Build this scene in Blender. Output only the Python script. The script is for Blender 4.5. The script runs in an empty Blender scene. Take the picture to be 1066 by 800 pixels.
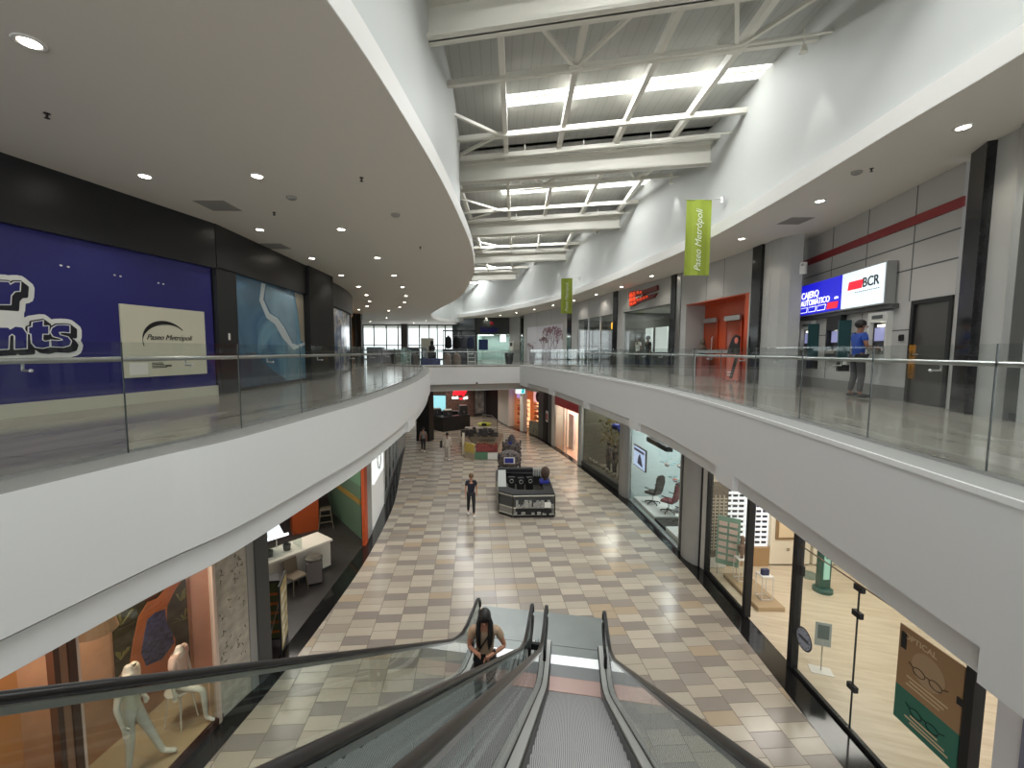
import bpy, math, random
from mathutils import Vector, Matrix
random.seed(7)
COL = bpy.context.scene.collection
PI = math.pi
LOW = -5.6          # lower floor level; the upper floor is z = 0

# ------------------------------------------------------------------ materials
def lin(c):
    return tuple((x/255/12.92) if x/255 <= .04045 else ((x/255+.055)/1.055)**2.4 for x in c)
MC = {}
def mat(name, rgb=(128,128,128), rough=.6, metal=0., emit=0., spec=.5, noise=0., nscale=8., bump=0., coat=0.):
    if name in MC: return MC[name]
    m = bpy.data.materials.new(name); m.use_nodes = True
    nt = m.node_tree; b = nt.nodes['Principled BSDF']
    c = lin(rgb)
    b.inputs['Base Color'].default_value = (*c, 1); b.inputs['Roughness'].default_value = rough
    b.inputs['Metallic'].default_value = metal; b.inputs['Specular IOR Level'].default_value = spec
    b.inputs['Coat Weight'].default_value = coat
    if emit:
        b.inputs['Emission Color'].default_value = (*c, 1); b.inputs['Emission Strength'].default_value = emit
    if noise or bump:
        tc = nt.nodes.new('ShaderNodeTexCoord'); n = nt.nodes.new('ShaderNodeTexNoise')
        n.inputs['Scale'].default_value = nscale; n.inputs['Detail'].default_value = 4
        nt.links.new(tc.outputs['Object'], n.inputs['Vector'])
        if noise:
            r = nt.nodes.new('ShaderNodeValToRGB')
            r.color_ramp.elements[0].position = .3; r.color_ramp.elements[1].position = .7
            r.color_ramp.elements[0].color = (*[x*(1-noise) for x in c], 1)
            r.color_ramp.elements[1].color = (*[min(1, x*(1+noise)) for x in c], 1)
            nt.links.new(n.outputs['Fac'], r.inputs[0]); nt.links.new(r.outputs[0], b.inputs['Base Color'])
        if bump:
            bp = nt.nodes.new('ShaderNodeBump'); bp.inputs['Strength'].default_value = bump; bp.inputs['Distance'].default_value = .01
            nt.links.new(n.outputs['Fac'], bp.inputs['Height']); nt.links.new(bp.outputs[0], b.inputs['Normal'])
    MC[name] = m; return m

class N:      # tiny node-graph helper
    def __init__(s, name):
        s.m = bpy.data.materials.new(name); s.m.use_nodes = True; s.t = s.m.node_tree; s.b = s.t.nodes['Principled BSDF']
        MC[name] = s.m
    def new(s, ty, **kw):
        n = s.t.nodes.new(ty)
        for k, v in kw.items(): setattr(n, k, v)
        return n
    def math(s, op, a, b=0., c=None):
        n = s.new('ShaderNodeMath', operation=op)
        for i, x in enumerate((a, b, c)):
            if x is None: continue
            if isinstance(x, (int, float)): n.inputs[i].default_value = x
            else: s.t.links.new(x, n.inputs[i])
        return n.outputs[0]
    def link(s, a, b): s.t.links.new(a, b)
    def mix(s, f, a, b):
        n = s.new('ShaderNodeMix', data_type='RGBA')
        for sock, x in ((n.inputs[0], f), (n.inputs[6], a), (n.inputs[7], b)):
            if isinstance(x, (int, float)): sock.default_value = x
            elif isinstance(x, tuple): sock.default_value = (*x, 1)
            else: s.t.links.new(x, sock)
        return n.outputs[2]
    def xyz(s, rot=0.):
        tc = s.new('ShaderNodeTexCoord'); mp = s.new('ShaderNodeMapping'); mp.inputs['Rotation'].default_value = (0, 0, rot)
        s.link(tc.outputs['Object'], mp.inputs[0]); sp = s.new('ShaderNodeSeparateXYZ'); s.link(mp.outputs[0], sp.inputs[0])
        return mp.outputs[0], sp.outputs
    def white(s, x, y):
        cb = s.new('ShaderNodeCombineXYZ'); s.link(x, cb.inputs[0]); s.link(y, cb.inputs[1])
        w = s.new('ShaderNodeTexWhiteNoise'); w.noise_dimensions = '3D'; s.link(cb.outputs[0], w.inputs[0]); return w
    def ramp(s, f, stops, interp='LINEAR'):
        r = s.new('ShaderNodeValToRGB'); r.color_ramp.interpolation = interp
        while len(r.color_ramp.elements) < len(stops): r.color_ramp.elements.new(.5)
        for e, (p, c) in zip(r.color_ramp.elements, stops): e.position = p; e.color = (*c, 1)
        s.link(f, r.inputs[0]); return r.outputs[0]

def glass(name, tint=(.90,.94,.93), refl=1.0, rough=.01):
    if name in MC: return MC[name]
    m = bpy.data.materials.new(name); m.use_nodes = True; t = m.node_tree; t.nodes.clear()
    o = t.nodes.new('ShaderNodeOutputMaterial'); mx = t.nodes.new('ShaderNodeMixShader')
    tr = t.nodes.new('ShaderNodeBsdfTransparent'); gl = t.nodes.new('ShaderNodeBsdfGlossy'); fr = t.nodes.new('ShaderNodeLayerWeight')
    ml = t.nodes.new('ShaderNodeMath'); ml.operation = 'MULTIPLY'; ml.inputs[1].default_value = refl
    tr.inputs[0].default_value = (*tint, 1); gl.inputs['Roughness'].default_value = rough; fr.inputs[0].default_value = .5
    pw = t.nodes.new('ShaderNodeMath'); pw.operation = 'POWER'; pw.inputs[1].default_value = 5; t.links.new(fr.outputs['Facing'], pw.inputs[0])
    ad = t.nodes.new('ShaderNodeMath'); ad.operation = 'MULTIPLY_ADD'; ad.inputs[1].default_value = .92; ad.inputs[2].default_value = .04; t.links.new(pw.outputs[0], ad.inputs[0])
    t.links.new(ad.outputs[0], ml.inputs[0]); t.links.new(ml.outputs[0], mx.inputs[0])
    t.links.new(tr.outputs[0], mx.inputs[1]); t.links.new(gl.outputs[0], mx.inputs[2]); t.links.new(mx.outputs[0], o.inputs[0])
    MC[name] = m; return m

# lower concourse floor: stone tiles 0.6 x 0.31, every third row of a column slate grey
def tile_floor():
    n = N('stone_tiles'); vec, s = n.xyz(math.radians(-3.5))
    ux = n.math('DIVIDE', s[0], .6); i = n.math('FLOOR', ux)
    w1 = n.white(i, i)
    sh = n.math('MULTIPLY', n.math('FLOOR', n.math('MULTIPLY', w1.outputs[0], 6)), .5)
    uy = n.math('ADD', n.math('DIVIDE', s[1], .31), sh); j = n.math('FLOOR', uy)
    md = n.math('FLOORED_MODULO', j, 3.0)
    isg = n.math('LESS_THAN', md, .5)
    w2 = n.white(i, j)
    grey = n.ramp(w2.outputs[0], [(0, lin((146,137,130))), (.6, lin((155,146,137))), (.86, lin((168,157,143))), (1, lin((172,158,136)))], 'CONSTANT')
    light = n.ramp(w2.outputs[0], [(0, lin((184,173,157))), (.3, lin((196,185,168))), (.62, lin((186,176,161))), (.80, lin((182,163,138))), (.9, lin((160,152,143)))], 'CONSTANT')
    col = n.mix(isg, light, grey)
    ns = n.new('ShaderNodeTexNoise'); ns.inputs['Scale'].default_value = 5; ns.inputs['Detail'].default_value = 6
    n.link(vec, ns.inputs[0])
    col = n.mix(n.math('MULTIPLY', ns.outputs[0], .3), col, lin((166,152,134)))
    fx = n.math('FRACT', ux); fy = n.math('FRACT', uy)
    gx = n.math('LESS_THAN', n.math('MINIMUM', fx, n.math('SUBTRACT', 1, fx)), .011)
    gy = n.math('LESS_THAN', n.math('MINIMUM', fy, n.math('SUBTRACT', 1, fy)), .018)
    g = n.math('MAXIMUM', gx, gy)
    col = n.mix(g, col, lin((104,92,78)))
    n.link(col, n.b.inputs['Base Color'])
    rg = n.math('ADD', n.math('MULTIPLY', ns.outputs[0], .16), .12); rg = n.math('ADD', rg, n.math('MULTIPLY', g, .3))
    n.link(rg, n.b.inputs['Roughness']); n.b.inputs['Specular IOR Level'].default_value = .5
    return n.m
# upper gallery floor: large polished slabs with soft brown-grey drifts
def slab_floor():
    n = N('polished_slabs'); vec, s = n.xyz(0.1)
    ns = n.new('ShaderNodeTexNoise'); ns.inputs['Scale'].default_value = .8; ns.inputs['Detail'].default_value = 5
    mp = n.new('ShaderNodeMapping'); mp.inputs['Scale'].default_value = (3, .7, 1); n.link(vec, mp.inputs[0]); n.link(mp.outputs[0], ns.inputs[0])
    col = n.ramp(ns.outputs[0], [(.3, lin((134,128,118))), (.5, lin((152,148,138))), (.7, lin((166,160,148)))])
    fx = n.math('FRACT', n.math('DIVIDE', s[0], 1.2)); fy = n.math('FRACT', n.math('DIVIDE', s[1], 1.2))
    g = n.math('MAXIMUM', n.math('LESS_THAN', fx, .004), n.math('LESS_THAN', fy, .004))
    col = n.mix(g, col, lin((95,92,88)))
    n.link(col, n.b.inputs['Base Color']); n.b.inputs['Roughness'].default_value = .13
    return n.m
def wood_floor(name='pale_wood', a=(220,207,184), b=(200,184,158)):
    n = N(name); vec, s = n.xyz(.3)
    ns = n.new('ShaderNodeTexNoise'); ns.inputs['Scale'].default_value = 1.2; ns.inputs['Detail'].default_value = 4
    mp = n.new('ShaderNodeMapping'); mp.inputs['Scale'].default_value = (1, 9, 1); n.link(vec, mp.inputs[0]); n.link(mp.outputs[0], ns.inputs[0])
    n.link(n.ramp(ns.outputs[0], [(.3, lin(b)), (.7, lin(a))]), n.b.inputs['Base Color']); n.b.inputs['Roughness'].default_value = .3
    return n.m
def bricks():
    n = N('brick_wall'); tc = n.new('ShaderNodeTexCoord'); mp = n.new('ShaderNodeMapping'); mp.inputs['Rotation'].default_value = (PI/2, 0, 0)
    n.link(tc.outputs['Object'], mp.inputs[0])
    br = n.new('ShaderNodeTexBrick'); br.inputs['Scale'].default_value = 2.2
    br.inputs['Color1'].default_value = (*lin((122,84,72)), 1); br.inputs['Color2'].default_value = (*lin((86,62,56)), 1); br.inputs['Mortar'].default_value = (*lin((112,100,94)), 1)
    n.link(mp.outputs[0], br.inputs[0]); n.link(br.outputs[0], n.b.inputs['Base Color']); n.b.inputs['Roughness'].default_value = .8
    return n.m
def treads():
    n = N('grooved_tread'); vec, s = n.xyz(0)
    f = n.math('FRACT', n.math('MULTIPLY', s[0], 50))
    g = n.math('LESS_THAN', f, .4)
    n.link(n.mix(g, lin((150,148,147)), lin((96,94,94))), n.b.inputs['Base Color'])
    n.b.inputs['Roughness'].default_value = .45; n.b.inputs['Metallic'].default_value = .35
    return n.m
def agate():     # blue watery mural of the shuttered shop
    n = N('blue_mural'); vec, s = n.xyz(0)
    ns = n.new('ShaderNodeTexNoise'); ns.inputs['Scale'].default_value = .42; ns.inputs['Detail'].default_value = 3; ns.inputs['Distortion'].default_value = .9
    n.link(vec, ns.inputs[0])
    c = n.ramp(ns.outputs[0], [(.28, lin((54,80,104))), (.42, lin((84,120,146))), (.5, lin((70,108,140))), (.56, lin((112,156,178))), (.62, lin((100,136,158))), (.8, lin((140,165,175)))])
    n.link(c, n.b.inputs['Base Color']); n.b.inputs['Roughness'].default_value = .18
    return n.m
def grid_metal(name, a, b, sc=1., rough=.4, axis=0, width=.5):
    n = N(name); vec, s = n.xyz(0); f = n.math('FRACT', n.math('MULTIPLY', s[axis], sc)); g = n.math('LESS_THAN', f, width)
    n.link(n.mix(g, lin(a), lin(b)), n.b.inputs['Base Color']); n.b.inputs['Roughness'].default_value = rough
    return n.m

M_TILE = tile_floor(); M_SLAB = slab_floor(); M_WOOD = wood_floor(); M_BRICK = bricks(); M_TREAD = treads(); M_AGATE = agate()
M_ROOF = grid_metal('ribbed_roof_sheet', (168,168,163), (156,156,151), 4., .6, 0, .12)
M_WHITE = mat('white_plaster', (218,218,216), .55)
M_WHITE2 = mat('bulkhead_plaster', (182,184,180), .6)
M_CEIL = mat('ceiling_board', (226,221,212), .7)
M_LEDGE = mat('ledge_paint', (152,152,148), .6)
M_GREY = mat('grey_render', (168,168,165), .5, noise=.06, nscale=1.5)
M_PANEL = mat('grey_cladding', (170,169,166), .45)
M_DGREY = mat('dark_grey_cladding', (74,76,76), .4)
M_BLACKSTONE = mat('black_stone', (30,31,32), .12, noise=.3, nscale=6)
M_BLACK = mat('matt_black', (18,18,19), .6)
M_SATIN = mat('satin_black_wall', (27,28,31), .35)
M_STEEL = mat('brushed_steel', (190,190,188), .28, metal=.9)
M_ALU = mat('aluminium_deck', (196,196,194), .38, metal=.15)
M_BEAM = mat('beam_paint', (206,203,192), .5)
M_RUBBER = mat('black_rubber', (24,22,22), .3)
M_GLASS = glass('railing_glass', (.93,.95,.945), 1.0)
M_SHOPGLASS = glass('shop_glass', (.90,.93,.92), .8)
M_EGLASS = glass('escalator_glass', (.88,.93,.915), 1.1)
M_LAMP = mat('lamp_lens', (255,246,228), .5, emit=14)
M_SKY = mat('skylight_sheet', (255,255,250), .5, emit=1.3)
M_DOWN = mat('downlight_trim', (228,226,220), .4)
M_WPAINT = mat('white_paint', (230,228,222), .5)
M_NAVY = mat('navy_hoarding', (42,42,110), .28)

# ------------------------------------------------------------------ mesh builder
class G:
    def __init__(s): s.v = []; s.f = []; s.mi = []; s.m = 0
    def mt(s, i): s.m = i; return s
    def add(s, vs, fs):
        o = len(s.v); s.v += [tuple(v) for v in vs]
        for f in fs: s.f.append([o+i for i in f]); s.mi.append(s.m)
        return s
    def box(s, x0, x1, y0, y1, z0, z1):
        return s.add([(x0,y0,z0),(x1,y0,z0),(x1,y1,z0),(x0,y1,z0),(x0,y0,z1),(x1,y0,z1),(x1,y1,z1),(x0,y1,z1)],
                     [(0,3,2,1),(4,5,6,7),(0,1,5,4),(1,2,6,5),(2,3,7,6),(3,0,4,7)])
    def rbox(s, x0, x1, y0, y1, z0, z1, b=.02):      # box with chamfered vertical and top edges
        p = [(x0+b,y0),(x1-b,y0),(x1,y0+b),(x1,y1-b),(x1-b,y1),(x0+b,y1),(x0,y1-b),(x0,y0+b)]
        q = [(x0+2*b,y0+b),(x1-2*b,y0+b),(x1-b,y0+2*b),(x1-b,y1-2*b),(x1-2*b,y1-b),(x0+2*b,y1-b),(x0+b,y1-2*b),(x0+b,y0+2*b)]
        vs = [(a,c,z0) for a,c in p]+[(a,c,z1-b) for a,c in p]+[(a,c,z1) for a,c in q]
        fs = [tuple(range(7,-1,-1)), tuple(range(16,24))]
        for k in (0, 8):
            fs += [(k+i, k+(i+1)%8, k+8+(i+1)%8, k+8+i) for i in range(8)]
        return s.add(vs, fs)
    def prism(s, pts, z0, z1):
        n = len(pts); return s.add([(x,y,z0) for x,y in pts]+[(x,y,z1) for x,y in pts],
            [tuple(range(n-1,-1,-1)), tuple(range(n,2*n))]+[(i,(i+1)%n,n+(i+1)%n,n+i) for i in range(n)])
    def prismx(s, pts, x0, x1):          # polygon in (y,z), extruded along x
        n = len(pts); return s.add([(x0,a,b) for a,b in pts]+[(x1,a,b) for a,b in pts],
            [tuple(range(n)), tuple(range(2*n-1,n-1,-1))]+[(i,n+i,n+(i+1)%n,(i+1)%n) for i in range(n)])
    def prismy(s, pts, y0, y1):          # polygon in (x,z), extruded along y
        n = len(pts); return s.add([(a,y0,b) for a,b in pts]+[(a,y1,b) for a,b in pts],
            [tuple(range(n)), tuple(range(2*n-1,n-1,-1))]+[(i,n+i,n+(i+1)%n,(i+1)%n) for i in range(n)])
    def wall(s, pts, z0, z1, t):         # vertical band along a plan line, thickened sideways by t (left of travel +)
        offs = offset(pts, t); n = len(pts); vs = []
        for p, q in zip(pts, offs): vs += [(p[0],p[1],z0),(p[0],p[1],z1),(q[0],q[1],z1),(q[0],q[1],z0)]
        fs = [(0,1,2,3), (4*n-1,4*n-2,4*n-3,4*n-4)]
        for i in range(n-1):
            a, b = 4*i, 4*i+4
            for k in range(4): fs.append((a+k, b+k, b+(k+1)%4, a+(k+1)%4))
        return s.add(vs, fs)
    def sweepx(s, path, x0, x1, zt, zb): # band that follows a (y,z) path, between x0 and x1
        vs = []; n = len(path)
        for y, z in path: vs += [(x0,y,z+zb),(x1,y,z+zb),(x1,y,z+zt),(x0,y,z+zt)]
        fs = [(0,1,2,3), (4*n-1,4*n-2,4*n-3,4*n-4)]
        for i in range(n-1):
            a, b = 4*i, 4*i+4
            for k in range(4): fs.append((a+k, b+k, b+(k+1)%4, a+(k+1)%4))
        return s.add(vs, fs)
    def tube(s, pts, r, n=8, closed=False, flat=1.):
        P = [Vector(p) for p in pts]; m = len(P); vs = []; up = Vector((0,0,1))
        for i, p in enumerate(P):
            a = P[(i-1) % m] if (closed or i > 0) else p; b = P[(i+1) % m] if (closed or i < m-1) else p
            d = (b-a).normalized(); q = d.cross(up)
            if q.length < .05: q = Vector((1,0,0))
            q.normalize(); w = q.cross(d).normalized(); rr = r[i] if isinstance(r, (list, tuple)) else r
            for k in range(n):
                t = 2*PI*k/n; vs.append(tuple(p+q*(rr*math.cos(t))+w*(rr*flat*math.sin(t))))
        fs = []
        for i in range(m if closed else m-1):
            a = i*n; b = ((i+1) % m)*n
            fs += [(a+k, a+(k+1)%n, b+(k+1)%n, b+k) for k in range(n)]
        if not closed: fs += [tuple(range(n-1,-1,-1)), tuple(range((m-1)*n, m*n))]
        return s.add(vs, fs)
    def lathe(s, prof, c=(0,0,0), n=20, sx=1., sy=1.):
        vs = []; m = len(prof)
        for r, z in prof:
            for k in range(n):
                t = 2*PI*k/n; vs.append((c[0]+r*sx*math.cos(t), c[1]+r*sy*math.sin(t), c[2]+z))
        fs = [(i*n+k, i*n+(k+1)%n, (i+1)*n+(k+1)%n, (i+1)*n+k) for i in range(m-1) for k in range(n)]
        fs += [tuple(range(n-1,-1,-1)), tuple(range((m-1)*n, m*n))]
        return s.add(vs, fs)
    def ball(s, c, r, n=12, m=8):
        if isinstance(r, (int, float)): r = (r, r, r)
        vs = [(c[0], c[1], c[2]-r[2])]
        for i in range(1, m):
            a = -PI/2+PI*i/m
            vs += [(c[0]+r[0]*math.cos(a)*math.cos(2*PI*k/n), c[1]+r[1]*math.cos(a)*math.sin(2*PI*k/n), c[2]+r[2]*math.sin(a)) for k in range(n)]
        vs.append((c[0], c[1], c[2]+r[2])); T = len(vs)-1
        fs = [(0, 1+(k+1)%n, 1+k) for k in range(n)]
        for i in range(m-2): fs += [(1+i*n+k, 1+i*n+(k+1)%n, 1+(i+1)*n+(k+1)%n, 1+(i+1)*n+k) for k in range(n)]
        fs += [(1+(m-2)*n+k, 1+(m-2)*n+(k+1)%n, T) for k in range(n)]
        return s.add(vs, fs)
    def beam(s, a, b, w, h, off=0.):     # rectangular bar from a to b, w wide, h deep, top at the line
        A, B = Vector(a), Vector(b); d = (B-A).normalized(); q = d.cross(Vector((0,0,1))).normalized()*(w/2); u = Vector((0,0,1))*h
        vs = []
        for P in (A, B): vs += [P-q-u, P+q-u, P+q, P-q]
        return s.add(vs, [(0,3,2,1),(4,5,6,7),(0,1,5,4),(1,2,6,5),(2,3,7,6),(3,0,4,7)])

def offset(pts, t):
    out = []
    for i, p in enumerate(pts):
        a = pts[max(0, i-1)]; b = pts[min(len(pts)-1, i+1)]; dx, dy = b[0]-a[0], b[1]-a[1]; L = math.hypot(dx, dy)
        out.append((p[0]-dy/L*t, p[1]+dx/L*t))
    return out
def smooth(pts, k=6):                    # Catmull-Rom through plan points
    out = []
    for i in range(len(pts)-1):
        p0 = pts[max(0,i-1)]; p1 = pts[i]; p2 = pts[i+1]; p3 = pts[min(len(pts)-1,i+2)]
        for j in range(k):
            t = j/k
            out.append(tuple(.5*((2*p1[a])+(-p0[a]+p2[a])*t+(2*p0[a]-5*p1[a]+4*p2[a]-p3[a])*t*t+(-p0[a]+3*p1[a]-3*p2[a]+p3[a])*t**3) for a in range(2)))
    out.append(tuple(pts[-1])); return out

def frame(A, B, z=0., y=0.):             # A = viewer's left end, B = right end; x along, +y into the wall, z up
    a = math.atan2(B[1]-A[1], B[0]-A[0])
    return Matrix.Translation((A[0], A[1], z)) @ Matrix.Rotation(a, 4, 'Z') @ Matrix.Translation((0, y, 0))
def at(x, y, z=0., deg=0.): return Matrix.Translation((x, y, z)) @ Matrix.Rotation(math.radians(deg), 4, 'Z')

def put(name, g, m, parent=None, M=None, smooth_=False, bevel=0., kind=None, label=None, **kw):
    if isinstance(g, G):
        me = bpy.data.meshes.new(name); me.from_pydata(g.v, [], g.f); me.update()
        ms = m if isinstance(m, (list, tuple)) else [m]
        for x in ms: me.materials.append(x)
        if len(ms) > 1: me.polygons.foreach_set('material_index', g.mi)
    else:
        me = g
        if m is not None: me.materials.clear(); me.materials.append(m)
    if smooth_: me.polygons.foreach_set('use_smooth', [True]*len(me.polygons))
    o = bpy.data.objects.new(name, me); COL.objects.link(o)
    if parent: o.parent = parent
    if M is not None: o.matrix_local = M
    if bevel:
        b = o.modifiers.new('Bevel', 'BEVEL'); b.width = bevel; b.segments = 2; b.limit_method = 'ANGLE'
    if smooth_ == 2: 
        pass
    if kind: o['kind'] = kind
    if label: o['label'] = label
    for k, v in kw.items(): o[k] = v
    return o
def S(name, g, m, M=None, label=None, **kw): return put(name, g, m, M=M, kind='structure', label=label, **kw)
def T(name, label, cat, M, group=None, parent=None):
    o = bpy.data.objects.new(name, None); o.empty_display_size = .2; COL.objects.link(o); o.matrix_local = M
    if parent: o.parent = parent
    if label: o['label'] = label; o['category'] = cat
    if group: o['group'] = group
    return o
def dup(root, M, label=None, group=None):
    r = root.copy(); COL.objects.link(r); r.matrix_local = M
    if label: r['label'] = label
    if group: r['group'] = group
    for ch in list(root.children):
        c = ch.copy(); COL.objects.link(c); c.parent = r
        for gch in ch.children:
            d = gch.copy(); COL.objects.link(d); d.parent = c
    return r
def one(name, label, cat, g, m, M=None, group=None, **kw):
    o = put(name, g, m, M=M, label=label, **kw); o['category'] = cat
    if group: o['group'] = group
    return o
def text(s, size, ext=.01, offset_=0., align='LEFT', shear=0., spacing=1.):
    cu = bpy.data.curves.new('lettering', 'FONT'); cu.body = s; cu.size = size; cu.extrude = ext; cu.offset = offset_; cu.shear = shear
    cu.align_x = align; cu.space_character = spacing; cu.resolution_u = 4
    o = bpy.data.objects.new('lettering', cu); COL.objects.link(o)
    dg = bpy.context.evaluated_depsgraph_get(); me = bpy.data.meshes.new_from_object(o.evaluated_get(dg)); bpy.data.objects.remove(o); bpy.data.curves.remove(cu)
    return me
def TX(x, y, z, rz=0.):                  # text stands upright in a facade frame, facing -y
    return Matrix.Translation((x, y, z)) @ Matrix.Rotation(PI/2, 4, 'X') @ Matrix.Rotation(rz, 4, 'Z')
def spot(name, M, power, angle=110, r=.06, color=(1,.93,.83), parent=None, blend=.6):
    l = bpy.data.lights.new(name, 'SPOT'); l.energy = power; l.spot_size = math.radians(angle); l.spot_blend = blend; l.shadow_soft_size = r; l.color = color
    o = bpy.data.objects.new(name, l); COL.objects.link(o); o.matrix_local = M
    if parent: o.parent = parent
    return o
def area(name, M, power, sx, sy, color=(1,1,1)):
    l = bpy.data.lights.new(name, 'AREA'); l.shape = 'RECTANGLE'; l.size = sx; l.size_y = sy; l.energy = power; l.color = color
    o = bpy.data.objects.new(name, l); COL.objects.link(o); o.matrix_local = M
    return o

# ------------------------------------------------------------------ camera
def make_camera():
    cam = bpy.data.cameras.new('camera'); o = bpy.data.objects.new('camera', cam); COL.objects.link(o)
    F, W = 443., 1066.
    cam.sensor_fit = 'HORIZONTAL'; cam.sensor_width = 36; cam.lens = F/W*36; cam.shift_x = 13/W; cam.clip_start = .05; cam.clip_end = 300
    p, r = math.radians(4.5), math.radians(.2)
    fw = Vector((0, math.cos(p), -math.sin(p))); u0 = Vector((0, math.sin(p), math.cos(p))); r0 = Vector((1,0,0))
    R = r0*math.cos(r)+u0*math.sin(r); U = -r0*math.sin(r)+u0*math.cos(r)
    m = Matrix((R, U, -fw)).transposed().to_4x4(); m.translation = Vector((0, 0, 1.05)); o.matrix_world = m
    bpy.context.scene.camera = o
make_camera()
sc = bpy.context.scene
w = bpy.data.worlds.new('daylight'); w.use_nodes = True; sc.world = w
w.node_tree.nodes['Background'].inputs[0].default_value = (.93, .97, 1, 1); w.node_tree.nodes['Background'].inputs[1].default_value = 1.15
sc.view_settings.view_transform = 'Standard'; sc.view_settings.exposure = 0.95
sc.cycles.max_bounces = 7; sc.cycles.transparent_max_bounces = 16; sc.cycles.diffuse_bounces = 4; sc.cycles.glossy_bounces = 3
sc.cycles.sample_clamp_indirect = 6; sc.cycles.caustics_reflective = False; sc.cycles.caustics_refractive = False

# ------------------------------------------------------------------ plan lines (metres, x right, y away from the camera)
LO = smooth([(-4.7,-1.5),(-4.1,.8),(-3.6,3.0),(-3.35,4.1),(-3.1,5.0),(-2.86,7.06),(-2.73,8.6),(-2.69,11),(-2.78,14),(-3.15,18.5),(-3.8,23.2),(-4.7,27.2),(-5.3,28.97)])
LG = offset(LO, .38)                      # foot of the left glass
RO = smooth([(3.1,-1.5),(3.4,.8),(3.62,2.85),(3.82,4.35),(4.08,6.4),(4.28,8.6),(4.38,11),(4.29,13.5),(4.06,15.6),(3.57,19.8),(2.86,24.7),(1.9,29.0),(1.5,31.1)])
RG = offset(RO, -.42)
LC = smooth([(-2.9,-1.5),(-1.9,1.8),(-1.42,3.71),(-1.14,5.8),(-.94,8.07),(-.8,11.3),(-.82,13.6),(-1.02,16.5),(-1.95,22.3),(-2.88,25.7),(-4.3,30),(-5.6,35),(-5.9,41),(-4.6,45)])
RC = smooth([(4.9,-1.5),(5.6,2),(5.95,5.12),(6.05,6.8),(6.28,10.2),(6.28,14.3),(5.6,20),(4.54,26.2),(3.2,30.9),(1.5,35.0),(-1.2,40.2),(-4.4,44.87)])
CL, CR = 3.9, 4.45
ROOF = 8.15

# ------------------------------------------------------------------ floors, fascias, ceilings
g = G(); g.add([(-30,-6,LOW),(30,-6,LOW),(30,60,LOW),(-30,60,LOW)], [(0,1,2,3)]); S('floor', g, M_TILE)
g = G(); up = offset(LO, .02)
g.prism([(-16,-1.5)]+up+[(-16,25.6)], -.12, 0); S('floor_gallery_left', g, M_SLAB)
g = G(); g.prism(offset(RO, -.02)+[(16,35.6),(16,-1.5)], -.12, 0); S('floor_gallery_right', g, M_SLAB)
g = G(); g.prism([(-24,23.1),(-16,25.6),(-5.3,28.97),(1.5,31.1),(16,35.6),(16,56),(-24,56)], -.12, 0); S('floor_gallery_far', g, M_SLAB)
g = G(); g.prism([(-9,-7),(9,-7),(9,-1.5),(3.1,-1.5),(2.6,-.55),(-3.6,-.55),(-4.7,-1.5),(-9,-1.5)], -.25, 0); S('floor_landing', g, M_SLAB)

def fascia(name, line, side, bays, zg, zb):
    # plaster band over a dark shadow gap and a set-back lower band; piers reach down flush between the bays
    g = G(); g.wall(line, zg, 0, .25*side); S('wall_fascia_'+name, g, M_WHITE)
    g = G(); g.wall(offset(line, .004*side), .0, .012, .42*side); S('trim_ledge_'+name, g, M_LEDGE)
    g = G(); g.wall(offset(line, .16*side), zg-.07, zg+.004, .1*side); S('trim_gap_'+name, g, M_BLACK)
    g = G(); g.wall(offset(line, .1*side), zb, zg-.06, .16*side); S('trim_band_'+name, g, M_WHITE)
    edges = [-9]+[v for b in bays for v in b]+[99]
    g = G(); any_ = False
    for a, b in zip(edges[0::2], edges[1::2]):
        seg = [p for p in line if a <= p[1] <= b]
        if len(seg) >= 2: g.wall(seg, zb, zg+.002, .25*side); any_ = True
    if any_: S('trim_pier_'+name, g, M_WHITE)
def dens(line, k=4):
    out = []
    for a, b in zip(line, line[1:]): out += [(a[0]+(b[0]-a[0])*i/k, a[1]+(b[1]-a[1])*i/k) for i in range(k)]
    return out+[line[-1]]
fascia('left', dens(LO), 1, [(-9,12.6),(13.9,27)], -1.06, -1.4)
fascia('right', dens(RO), -1, [(3.1,7.4),(8.3,13.1),(13.9,17.9),(18.7,23.7),(24.7,28.9)], -1.18, -1.46)
# metal edge trim along the right ledge
g = G(); g.wall(offset(RO, .012), -.035, .02, -.03); S('trim_edge_right', g, mat('white_edge', (235,235,232), .3))
# bridge
BA, BB = (-5.4,28.94), (1.55,31.12); FB = frame(BA, BB)
bl = math.hypot(BB[0]-BA[0], BB[1]-BA[1])
g = G(); g.box(0, bl, 0, .3, -1.32, 0); g.box(0, bl, -.0, .4, 0, .012); S('wall_bridge_fascia', g, M_WHITE, M=FB)
g = G(); g.box(-.5, bl+1, .3, .6, -1.75, -1.3); S('trim_bridge_band', g, mat('soffit_grey', (170,168,160), .6), M=FB)
# soffits and lower ceiling
M_SOFF = mat('soffit_paint', (186,184,178), .7)
g = G(); g.prism([(-16,-1.5)]+[p for p in offset(LO, .2)]+[(-16,25.6)], -1.46, -1.39); S('ceiling_soffit_left', g, M_SOFF)
g = G(); g.prism([p for p in offset(RO, -.2)]+[(16,35.6),(16,-1.5)], -1.52, -1.45); S('ceiling_soffit_right', g, M_SOFF)
g = G(); g.prism([(-24,23.3),(16,35.8),(16,56),(-24,56)], -1.8, -1.74); S('ceiling_lower_far', g, M_SOFF)

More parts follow.
